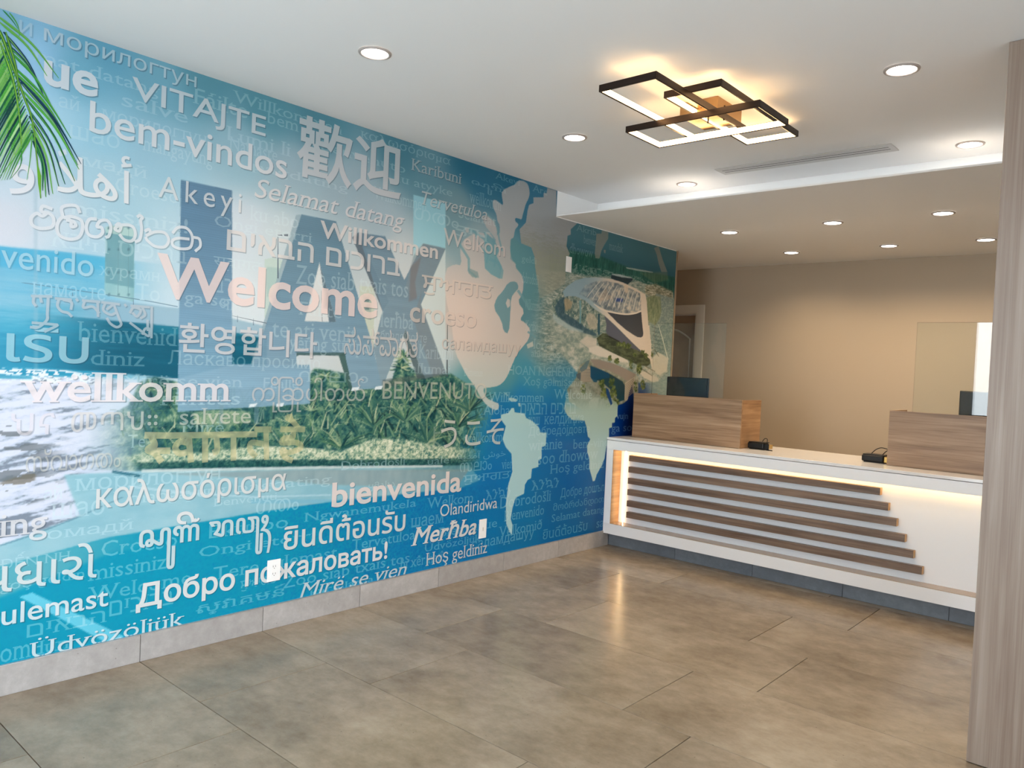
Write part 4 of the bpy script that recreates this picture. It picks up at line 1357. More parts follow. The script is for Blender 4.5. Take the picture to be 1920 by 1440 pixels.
mural = thing('wall_mural', (WX, 3.07, 0.1265), 'blue printed wall mural covered in welcome words with big letters, palm, world map and stadium', 'mural')


def flat_mesh(name, verts, faces, cols, layer, domain='POINT', parent=None, **props):
    """verts (n,2) in wall metres; faces (k,3|4); cols linear rgb per vertex or per corner"""
    me = bpy.data.meshes.new(name)
    n, k, c = len(verts), len(faces), faces.shape[1]
    co = np.empty((n, 3), np.float32)
    co[:, 0] = layer
    co[:, 1] = verts[:, 0] - mural.location.y
    co[:, 2] = verts[:, 1] - mural.location.z
    me.vertices.add(n)
    me.vertices.foreach_set('co', co.ravel())
    me.loops.add(k * c)
    me.loops.foreach_set('vertex_index', faces.ravel().astype(np.int32))
    me.polygons.add(k)
    me.polygons.foreach_set('loop_start', np.arange(0, k * c, c, dtype=np.int32))
    me.polygons.foreach_set('loop_total', np.full(k, c, np.int32))
    me.update(calc_edges=True)
    ca = me.color_attributes.new('print_colour', 'FLOAT_COLOR', domain)
    full = np.ones((len(cols), 4), np.float32)
    full[:, :3] = cols
    ca.data.foreach_set('color', full.ravel())
    me.color_attributes.active_color = ca
    return mk(name, me, M_PRINT, parent or mural, **props)


# printed ground
idx = np.arange(ny * nz).reshape(ny, nz)
qa, qb, qc, qd = idx[:-1, :-1], idx[1:, :-1], idx[1:, 1:], idx[:-1, 1:]
keep = ~((GY[:-1, :-1] > YS - 0.004) & (GZ[1:, 1:] > SZ - 0.001))
quads = np.stack([qa[keep], qb[keep], qc[keep], qd[keep]], 1)
flat_mesh('printed_picture', np.stack([GY.ravel(), GZ.ravel()], 1), quads, to_lin(PRINT).reshape(-1, 3), 0.0008)

# ------------------------------------------------------------------ printed lettering
TXT = bpy.data.curves.new('text_source', 'FONT')
TXT.fill_mode = 'NONE'
TXO = bpy.data.objects.new('text_source', TXT)
C.objects.link(TXO)


def depth_of(loops):
    """nesting depth of every contour: even = ink, odd = counter"""
    out = []
    for i_, p in enumerate(loops):
        c = p[0] + (p[1] - p[0]) * 0.37
        d = 0
        for k_, q in enumerate(loops):
            if k_ == i_ or c[0] < q[:, 0].min() or c[0] > q[:, 0].max() or c[1] < q[:, 1].min() or c[1] > q[:, 1].max():
                continue
            a_, b_ = q, np.roll(q, -1, 0)
            cr_ = (a_[:, 1] > c[1]) != (b_[:, 1] > c[1])
            xi = a_[:, 0] + (c[1] - a_[:, 1]) * (b_[:, 0] - a_[:, 0]) / np.where(cr_, b_[:, 1] - a_[:, 1], 1)
            w_ = int((cr_ & (c[0] < xi)).sum())
            if w_ % 2:
                # a contour of the same turning direction is an overlap, not a counter
                d += 1 if area2(q) * area2(p) < 0 else 0
        out.append(d)
    return out


def embolden(loops, d):
    out = []
    for p, dp in zip(loops, depth_of(loops)):
        sg = (1 if area2(p) > 0 else -1) * (1 if dp % 2 == 0 else -1)
        q = p[np.r_[True, np.hypot(*(p[1:] - p[:-1]).T) > 1e-4]]
        if len(q) < 3:
            out.append(p)
            continue
        e0 = q - np.roll(q, 1, 0)
        e1 = np.roll(q, -1, 0) - q
        n0 = np.stack([e0[:, 1], -e0[:, 0]], 1) / np.maximum(np.hypot(*e0.T), 1e-9)[:, None]
        n1 = np.stack([e1[:, 1], -e1[:, 0]], 1) / np.maximum(np.hypot(*e1.T), 1e-9)[:, None]
        m_ = n0 + n1
        l2 = np.maximum((m_ ** 2).sum(1), 0.8)
        out.append(q + sg * d * 2 * m_ / l2[:, None])
    return out


def outline(body, res=3, offset=0.0, shear=0.0, space=1.0):
    """text -> (verts, ordered edges) of its outlines, in font units"""
    TXT.body = body
    TXT.resolution_u = res
    TXT.offset = 0.0
    TXT.shear = shear
    TXT.space_character = space
    bpy.context.view_layer.update()
    ev = TXO.evaluated_get(bpy.context.evaluated_depsgraph_get())
    me = ev.to_mesh()
    v = np.empty(len(me.vertices) * 3, np.float32)
    me.vertices.foreach_get('co', v)
    v = v.reshape(-1, 3)[:, :2].astype(float)
    e_ = np.empty(len(me.edges) * 2, np.int32)
    me.edges.foreach_get('vertices', e_)
    e_ = e_.reshape(-1, 2)
    ev.to_mesh_clear()
    # walk loops so every contour keeps one direction
    nxt = {}
    for a, b in e_:
        nxt.setdefault(int(a), []).append(int(b))
        nxt.setdefault(int(b), []).append(int(a))
    loops, seen = [], set()
    for s0 in range(len(v)):
        if s0 in seen or s0 not in nxt:
            continue
        lp = [s0]
        seen.add(s0)
        cur = s0
        # prefer ascending order (the order the contour was written)
        cand = sorted(nxt[s0])
        step = s0 + 1 if (s0 + 1) in cand else cand[0]
        while step not in seen:
            lp.append(step)
            seen.add(step)
            nn_ = [q for q in nxt[step] if q not in seen]
            if not nn_:
                break
            step = nn_[0]
        if len(lp) > 2:
            loops.append(v[lp])
    if offset and loops:
        loops = embolden(loops, offset * 0.5)
    return loops


def area2(p):
    x, y = p[:, 0], p[:, 1]
    return 0.5 * float(np.sum(x * np.roll(y, -1) - np.roll(x, -1) * y))


def add_serifs(loops, shear=0.0, ser=0.062, th=0.036):
    if not loops:
        return loops
    out = list(loops)
    for p, dp in zip(loops, depth_of(loops)):
        if dp % 2:
            continue
        sg = 1 if area2(p) > 0 else -1
        n = len(p)
        for i in range(n):
            a, b = p[i], p[(i + 1) % n]
            if abs(a[1] - b[1]) > 0.006:
                continue
            ln = abs(a[0] - b[0])
            if not (0.035 < ln < 0.24):
                continue
            pa, pb = p[i - 1], p[(i + 2) % n]
            da, db = pa[1] - a[1], pb[1] - b[1]
            if da * db <= 0 or min(abs(da), abs(db)) < 0.012:
                continue
            inward = 1 if da > 0 else -1
            x0_, x1_ = min(a[0], b[0]) - ser, max(a[0], b[0]) + ser
            y0_ = a[1]
            y1_ = a[1] + inward * th
            q = np.array([(x0_, min(y0_, y1_)), (x1_, min(y0_, y1_)), (x1_ - 0.0, max(y0_, y1_)), (x0_, max(y0_, y1_))])
            if sg < 0:
                q = q[::-1]
            out.append(q)
    return out


def winding(P, loops):
    w = np.zeros(len(P), int)
    for lp in loops:
        lo, hi = lp.min(0), lp.max(0)
        sel = np.where((P[:, 1] >= lo[1]) & (P[:, 1] <= hi[1]) & (P[:, 0] <= hi[0]))[0]
        if not len(sel):
            continue
        X, Y = P[sel, 0][:, None], P[sel, 1][:, None]
        a, b = lp, np.roll(lp, -1, 0)
        ax, ay, bx_, by = a[:, 0][None], a[:, 1][None], b[:, 0][None], b[:, 1][None]
        upw = (ay <= Y) & (by > Y)
        dnw = (ay > Y) & (by <= Y)
        cr_ = (bx_ - ax) * (Y - ay) - (X - ax) * (by - ay)
        w[sel] += (upw & (cr_ > 0)).sum(1) - (dnw & (cr_ < 0)).sum(1)
    return w


CONS = [W_(Lf), W_(Af), W_(Xf), W_(LANDG), W_(SAM, 3.273, 800, 640), W_([(599, 492), (571, 602), (630, 604)])]


def fill(loops, cell=0.035, cons=True):
    """triangulate outlines (non-zero fill), cut by a light grid and by the picture's own edges"""
    V, Ed = [], []
    for lp in loops:
        b = len(V)
        V += [tuple(q) for q in lp]
        Ed += [(b + i, b + (i + 1) % len(lp)) for i in range(len(lp))]
    A = np.array(V)
    lo, hi = A.min(0), A.max(0)
    ya = np.arange(math.floor(lo[0] / cell) * cell + cell, hi[0], cell)
    za = np.arange(math.floor(lo[1] / cell) * cell + cell, hi[1], cell)
    for y in ya:
        V += [(y, lo[1] - 0.001), (y, hi[1] + 0.001)]
        Ed.append((len(V) - 2, len(V) - 1))
    for z in za:
        V += [(lo[0] - 0.001, z), (hi[0] + 0.001, z)]
        Ed.append((len(V) - 2, len(V) - 1))
    if cons:
        for Pg in CONS:
            if Pg[:, 0].max() < lo[0] or Pg[:, 0].min() > hi[0] or Pg[:, 1].max() < lo[1] or Pg[:, 1].min() > hi[1]:
                continue
            for i in range(len(Pg)):
                a, b = Pg[i], Pg[(i + 1) % len(Pg)]
                # clip to the word's box
                t0, t1 = 0.0, 1.0
                d = b - a
                ok = True
                for k in (0, 1):
                    if abs(d[k]) < 1e-12:
                        if a[k] < lo[k] or a[k] > hi[k]:
                            ok = False
                        continue
                    u, w = (lo[k] - a[k]) / d[k], (hi[k] - a[k]) / d[k]
                    t0, t1 = max(t0, min(u, w)), min(t1, max(u, w))
                if ok and t1 - t0 > 1e-6:
                    V += [tuple(a + d * t0), tuple(a + d * t1)]
                    Ed.append((len(V) - 2, len(V) - 1))
    r = delaunay_2d_cdt([Vector(q) for q in V], Ed, [], 0, 1e-7, False)
    vv = np.array([(q.x, q.y) for q in r[0]])
    ff = np.array([f for f in r[2] if len(f) == 3], int)
    if not len(ff):
        return None, None
    cen = vv[ff].mean(1)
    w = winding(cen, loops)
    ff = ff[w != 0]
    return vv, ff


def fit(loops, y0, y1, z0, z1, slope=0.0):
    A = np.concatenate(loops)
    lo, hi = A.min(0), A.max(0)
    out = []
    for lp in loops:
        q = (lp - lo) / (hi - lo)
        out.append(np.stack([y0 + q[:, 0] * (y1 - y0), z0 + q[:, 1] * (z1 - z0)], 1))
    return out


def emit(loops, col, alpha, name, layer, shadow=0.0, cell=0.035, collect=None, fadeL=None, mask=None, **props):
    vv, ff = fill(loops, cell, collect is None)
    if vv is None or not len(ff):
        return
    T = vv[ff]
    cen = T.mean(1)
    ok = (cen[:, 1] > MZ0) & (cen[:, 1] < MZ1 - 0.004) & (cen[:, 0] < MY1 - 0.004) & ~((cen[:, 0] > YS - 0.004) & (cen[:, 1] > SZ - 0.004))
    if mask is not None:
        ok &= ~((cen[:, 0] > mask[0]) & (cen[:, 0] < mask[1]) & (cen[:, 1] > mask[2]) & (cen[:, 1] < mask[3]))
    T = T[ok]
    if not len(T):
        return
    T[:, :, 1] = np.clip(T[:, :, 1], MZ0 + 0.0005, MZ1 - 0.001)

    def cols(T_, c_, a_):
        cn = T_.mean(1, keepdims=True)
        pos = (T_ * 0.82 + cn * 0.18).reshape(-1, 2)
        base = sample(pos[:, 0], pos[:, 1])
        if fadeL:
            a_ = (a_ * np.clip((pos[:, 0] - fadeL[0]) / (fadeL[1] - fadeL[0]), 0.05, 1))[:, None]
        return base * (1 - a_) + np.array(c_) / 255.0 * a_
    Vs, Fs, Cs, Ls = [], [], [], []
    if shadow:
        Sh = T.copy()
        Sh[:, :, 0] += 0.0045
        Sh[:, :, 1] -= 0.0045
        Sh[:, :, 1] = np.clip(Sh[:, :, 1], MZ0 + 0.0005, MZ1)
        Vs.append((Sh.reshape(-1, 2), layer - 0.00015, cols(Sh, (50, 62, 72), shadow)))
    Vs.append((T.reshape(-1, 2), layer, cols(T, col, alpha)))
    if collect is not None:
        collect += Vs
        return
    build(Vs, name, props)


def build(Vs, name, props):
    n = sum(len(v[0]) for v in Vs)
    me = bpy.data.meshes.new(name)
    co = np.empty((n, 3), np.float32)
    cc = np.ones((n, 4), np.float32)
    p = 0
    for v_, lay, c_ in Vs:
        k = len(v_)
        co[p:p + k, 0] = lay
        co[p:p + k, 1] = v_[:, 0] - mural.location.y
        co[p:p + k, 2] = v_[:, 1] - mural.location.z
        cc[p:p + k, :3] = to_lin(c_)
        p += k
    me.vertices.add(n)
    me.vertices.foreach_set('co', co.ravel())
    me.loops.add(n)
    me.loops.foreach_set('vertex_index', np.arange(n, dtype=np.int32))
    me.polygons.add(n // 3)
    me.polygons.foreach_set('loop_start', np.arange(0, n, 3, dtype=np.int32))
    me.polygons.foreach_set('loop_total', np.full(n // 3, 3, np.int32))
    me.update(calc_edges=True)
    ca = me.color_attributes.new('print_colour', 'FLOAT_COLOR', 'POINT')
    ca.data.foreach_set('color', cc.ravel())
    mk(name, me, M_PRINT, mural, **props)


def rect_from(xl, xr, top, bot):
    """left/right columns and one point on the top line, one on the bottom line -> wall rectangle"""
    z1, z0 = wl(*top)[1], wl(*bot)[1]
    zm = (z0 + z1) / 2
    return wall_y(xl, zm), wall_y(xr, zm), z0, z1


def ribbon(polys, w, s, ox, oy):
    """hand-traced pen strokes (crop scale s, offset) -> outlines; w = width in metres"""
    out = []
    for pl in polys:
        P = [Vector((*wl(ox + x / s, oy + y / s), 0)) for x, y in pl]
        if len(P) > 2:
            P = smooth_path([(p.x, p.y, 0) for p in P], 5)
        for a, b in zip(P[:-1], P[1:]):
            d = (b - a)
            if d.length < 1e-6:
                continue
            d.normalize()
            nrm = Vector((-d.y, d.x, 0)) * w / 2
            e_ = d * w * 0.18
            q = np.array([(a - nrm - e_)[:2], (b - nrm + e_)[:2], (b + nrm + e_)[:2], (a + nrm - e_)[:2]])
            out.append(q if area2(q) > 0 else q[::-1])
    return out


Z1 = (3.0, 0, 0)
WHT = (236, 230, 230)
PNK = (226, 198, 194)
GRY = (186, 182, 178)
LYR = 0.0016
# body, left px, right px, point on ink top, point on ink bottom, colour, alpha, options
WORDS = [
    ('и', 36, 60, (37, 37), (55, 68), (150, 190, 210), 0.6, {}),
    ('морилогтун', 82, 368, (83, 52), (160, 108), (176, 200, 210), 0.72, {}),
    ('ue', 82, 184, (83, 110), (167, 181), (206, 216, 224), 0.92, dict(bold=.048)),
    ('VITAJTE', 247, 498, (248, 143), (497, 268), (196, 206, 212), 0.85, dict(bold=.014)),
    ('bem-vindos', 168, 538, (168, 188), (527, 334), (214, 218, 222), 0.88, dict(bold=.014)),
    ('歡迎', 557, 753, (580, 217), (747, 378), (190, 196, 200), 0.85, dict(bold=.034)),
    ('\ufefc\ufeeb\ufe83', 107, 246, (238, 293), (213, 378), (218, 224, 228), 0.9, dict(bold=.01)),
    ('و', 18, 64, (43, 308), (37, 366), (216, 222, 230), 0.85, dict(bold=.01)),
    ('Akeyi', 297, 452, (307, 330), (400, 402), (200, 210, 214), 0.82, dict(space=1.35)),
    ('Selamat datang', 477, 758, (533, 346), (748, 437), (204, 204, 206), 0.85, dict(serif=1, shear=.24)),
    ('Karibuni', 771, 865, (773, 297), (862, 345), (140, 160, 166), 0.85, dict(serif=1)),
    ('Tervetuloa', 790, 913, (792, 358), (905, 412), (180, 188, 190), 0.8, dict(serif=1, shear=.24)),
    ('Willkommen', 600, 821, (601, 413), (818, 486), (206, 200, 198), 0.82, dict(bold=.038)),
    ('Welkom', 831, 947, (832, 427), (946, 482), (184, 180, 178), 0.82, dict(bold=.014)),
    ('\u05dd\u05d9\u05d0\u05d1\u05d4 \u05dd\u05d9\u05db\u05d5\u05e8\u05d1', 425, 750, (427, 430), (748, 518), (200, 200, 200), 0.8, dict(bold=.02)),
    ('Welcome', 293, 708, (468, 498), (660, 594), PNK, 0.82, dict(bold=.044)),
    ('환영합니다', 335, 594, (357, 605), (580, 672), (196, 196, 200), 0.82, dict(bold=.028)),
    ('เรับ', 12, 166, (73, 607), (147, 682), (160, 206, 222), 0.7, dict(bold=.02)),
    ('wëllkomm', 37, 433, (167, 698), (430, 753), (228, 222, 228), 0.86, dict(serif=1, bold=.03)),
    ('ကြိုဆိုပါတယ်', 472, 684, (523, 706), (520, 773), (196, 188, 182), 0.62, {}),
    ('ಸುಸ್ವಾಗತ', 645, 783, (663, 612), (720, 668), (188, 184, 180), 0.72, {}),
    ('salvete', 337, 470, (387, 765), (337, 797), (206, 206, 194), 0.62, dict(serif=1)),
    ('καλωσόρισμα', 180, 536, (388, 887), (405, 943), (226, 224, 222), 0.85, dict(bold=.014)),
    ('ꦱꦸꦒꦼꦁ ꦫꦮꦸꦃ', 260, 509, (363, 957), (320, 1067), (224, 224, 226), 0.9, dict(bold=.028)),
    ('ยินดีต้อนรับ', 532, 760, (700, 957), (541, 1031), (224, 220, 216), 0.9, dict(bold=.022)),
    ('Добро пожаловать!', 255, 726, (363, 1077), (257, 1152), (228, 226, 226), 0.94, dict(bold=.040)),
    ('bienvenida', 622, 865, (626, 905), (624, 952), (222, 208, 204), 0.92, dict(bold=.042)),
    ('Merħba', 771, 893, (841, 977), (772, 1024), (222, 220, 218), 0.94, dict(bold=.028, shear=.28, serif=1)),
    ('Olandiridwa', 825, 932, (828, 946), (832, 968), (212, 216, 218), 0.9, {}),
    ('Hoş geldiniz', 798, 913, (801, 1037), (834, 1061), (208, 212, 214), 0.9, dict(serif=1)),
    ('Mirë se vjen', 559, 762, (565, 1094), (563, 1131), (206, 216, 220), 0.88, dict(serif=1, shear=.28)),
    ('Üdvözöljük', 55, 347, (77, 1195), (67, 1243), (206, 224, 232), 0.9, dict(serif=1)),
    ('tulemast', -26, 203, (37, 1128), (7, 1173), (216, 226, 232), 0.9, dict(bold=.014)),
    ('ing', -3, 88, (7, 965), (67, 1013), (206, 216, 224), 0.85, dict(serif=1, bold=.012)),
    ('પધારો', -40, 182, (157, 1018), (40, 1105), (208, 220, 224), 0.9, dict(bold=.01)),
    ('croeso', 768, 893, (777, 576), (886, 615), (212, 194, 184), 0.66, dict(bold=.03, raw=1)),
    ('саламдашуу', 828, 975, (830, 635), (965, 669), (206, 190, 180), 0.66, dict(raw=1)),
    ('ਸੁਆਗਤ', 790, 923, (792, 515), (916, 568), (208, 192, 182), 0.66, dict(bold=.01, raw=1)),
    ('BENVENUTO', 717, 912, (796, 716), (905, 748), (190, 190, 170), 0.6, {}),
    ('うこそ', 826, 944, (917, 784), (837, 840), (200, 204, 196), 0.85, dict(bold=.008)),
    ('よ', 800, 826, (812, 800), (808, 842), (170, 184, 160), 0.35, {}),
    ('መጣህ።', 133, 295, (140, 773), (200, 808), (204, 206, 200), 0.62, dict(bold=.008)),
    ('ህና', 20, 102, (30, 775), (80, 815), (216, 214, 226), 0.55, dict(bold=.008)),
    ('സ്വാഗതം', 48, 226, (60, 843), (150, 880), (196, 200, 180), 0.45, {}),
    ('bienvenido', -120, 175, (132, 470), (167, 519), (166, 206, 222), 0.62, dict(bold=.006)),
]
LATNAMES = {'歡迎': 'two large Chinese characters', '\ufefc\ufeeb\ufe83': 'Arabic welcome word', 'و': 'Arabic letter', 'ကြိုဆိုပါတယ်': 'Burmese welcome word', 'ಸುಸ್ವಾಗತ': 'Kannada welcome word', '환영합니다': 'Korean welcome word',
            'เรับ': 'pale Lao letters', 'ꦱꦸꦒꦼꦁ ꦫꦮꦸꦃ': 'Javanese welcome words', 'ยินดีต้อนรับ': 'Thai welcome word', 'પધારો': 'Gujarati welcome word', 'ਸੁਆਗਤ': 'Gurmukhi welcome word', 'うこそ': 'Japanese welcome word', 'よ': 'faded Japanese letter',
            'መጣህ።': 'Amharic word', 'ህና': 'Amharic letters', 'സ്വാഗതം': 'faded Indic word', '\u05dd\u05d9\u05d0\u05d1\u05d4 \u05dd\u05d9\u05db\u05d5\u05e8\u05d1': 'Hebrew welcome words'}
for i, (body, xl, xr, tp, bt, col_, al, op) in enumerate(WORDS):
    lp = outline(body, 4, op.get('bold', 0.0), op.get('shear', 0.0), op.get('space', 1.0))
    if op.get('serif'):
        lp = add_serifs(lp)
    lp = fit(lp, *rect_from(xl, xr, tp, bt))
    nm = LATNAMES.get(body, 'word ' + body)
    if lp:
        if area2(max(lp, key=lambda p: abs(area2(p)))) < 0:
            pass
        wc = tuple(min(255, c * 0.68 + w * 0.32) for c, w in zip(col_, (246, 222, 214))) if not op.get('raw') else col_
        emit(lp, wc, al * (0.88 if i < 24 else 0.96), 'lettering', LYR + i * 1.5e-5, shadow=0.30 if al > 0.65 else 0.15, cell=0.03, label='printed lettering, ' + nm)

# hand-drawn scripts: Sinhala, Tibetan, Devanagari
SIN = [[(290, 1175), (240, 1160), (232, 1190), (275, 1200), (300, 1230), (290, 1275), (225, 1285), (180, 1265), (175, 1225), (205, 1200), (235, 1215), (262, 1200)],
       [(350, 1210), (345, 1170), (380, 1155), (430, 1160), (447, 1195)], [(372, 1238), (410, 1245), (425, 1268), (400, 1275), (395, 1240), (350, 1222), (320, 1265), (330, 1320), (385, 1345), (440, 1335), (462, 1290), (455, 1240), (400, 1218), (360, 1225)],
       [(540, 1232), (500, 1235), (483, 1280), (500, 1322), (545, 1332), (575, 1310), (570, 1280), (545, 1275), (560, 1245), (600, 1240), (622, 1275), (612, 1325), (595, 1335)],
       [(650, 1270), (665, 1258), (680, 1270), (668, 1300), (645, 1285), (690, 1265), (745, 1275), (760, 1320), (740, 1355), (700, 1350), (672, 1320)], [(772, 1220), (785, 1212), (800, 1225), (790, 1240), (795, 1290), (785, 1345), (760, 1360)],
       [(815, 1300), (835, 1290), (845, 1310), (822, 1325), (870, 1305), (925, 1310), (948, 1350), (925, 1388), (870, 1385), (830, 1355), (818, 1335)],
       [(970, 1310), (1000, 1280), (1050, 1285), (1080, 1330), (1070, 1390), (1020, 1400), (975, 1385), (968, 1355), (1000, 1340), (1062, 1345)], [(1090, 1335), (1120, 1345), (1125, 1385), (1098, 1412)]]
emit(ribbon(SIN, 0.013, 3.0, 0, 0), (214, 216, 220), 0.8, 'lettering', LYR + 0.00071, shadow=0.2, label='printed lettering, Sinhala welcome word')
TIB = [[(175, 465), (290, 468), (430, 480)][0:2], [(190, 467), (186, 500), (200, 520)], [(225, 470), (232, 500)], [(270, 470), (265, 560), (262, 600), (215, 640), (170, 640)], [(180, 615), (300, 625), (318, 632), (250, 665)],
       [(310, 478), (400, 486)], [(330, 480), (322, 520), (345, 550), (380, 560), (402, 580)], [(355, 486), (400, 500), (398, 540)], [(428, 482), (436, 492)],
       [(462, 490), (560, 498)], [(475, 492), (468, 530), (520, 525), (555, 560)], [(548, 500), (550, 580)],
       [(570, 500), (670, 512)], [(590, 505), (580, 545), (620, 570), (650, 560)], [(600, 540), (640, 510)], [(640, 515), (668, 590), (680, 625), (655, 640), (620, 620), (600, 590)],
       [(700, 512), (708, 522)], [(735, 520), (840, 528)], [(730, 560), (750, 530), (790, 545), (770, 580), (745, 560)], [(800, 530), (815, 570), (790, 590)], [(730, 615), (790, 660), (835, 690), (838, 650), (815, 650), (800, 680)], [(828, 600), (830, 660)],
       [(852, 525), (850, 700)]]
emit(ribbon(TIB, 0.011, 3.0, 0, 400), (176, 184, 192), 0.75, 'lettering', LYR + 0.00074, shadow=0.2, label='printed lettering, Tibetan welcome words')
DEV = [[(818, 1248), (960, 1250)], [(850, 1255), (868, 1300), (855, 1320)], [(868, 1300), (830, 1330), (870, 1350), (905, 1395)], [(868, 1335), (950, 1335)], [(940, 1250), (1440, 1242)],
       [(1060, 1250), (1072, 1395)], [(1060, 1290), (1010, 1285), (985, 1320), (1010, 1350), (1062, 1340)], [(1152, 1250), (1152, 1395)], [(1215, 1250), (1220, 1330), (1200, 1345)], [(1312, 1250), (1312, 1385)]]
emit(ribbon(DEV, 0.030, 3.0, 0, 400), (222, 202, 150), 0.5, 'lettering', LYR + 0.00077, shadow=0.0, label='printed lettering, first Devanagari letters in gold')
DEV2 = [[(235, 1215), (320, 1215)], [(295, 1215), (298, 1380)], [(295, 1300), (215, 1290), (205, 1330), (235, 1365)], [(380, 1215), (510, 1215)], [(480, 1210), (440, 1165), (415, 1150), (440, 1142)], [(450, 1215), (445, 1260), (400, 1265), (385, 1290), (470, 1290), (490, 1320), (420, 1345), (385, 1330), (400, 1370), (440, 1390)]]
emit(ribbon(DEV2, 0.030, 3.0, 400, 400), (210, 192, 140), 0.48, 'lettering', LYR + 0.00080, shadow=0.0, label='printed lettering, last Devanagari letters in gold')
TAN = [[(300, 848), (335, 855)], [(305, 862), (340, 868)]]
emit(ribbon([[(330, 860), (368, 848)], [(333, 872), (370, 860)]], 0.012, 3.0, 0, 0), (206, 216, 224), 0.8, 'lettering', LYR + 0.00083, label='printed lettering, small Arabic vowel marks')

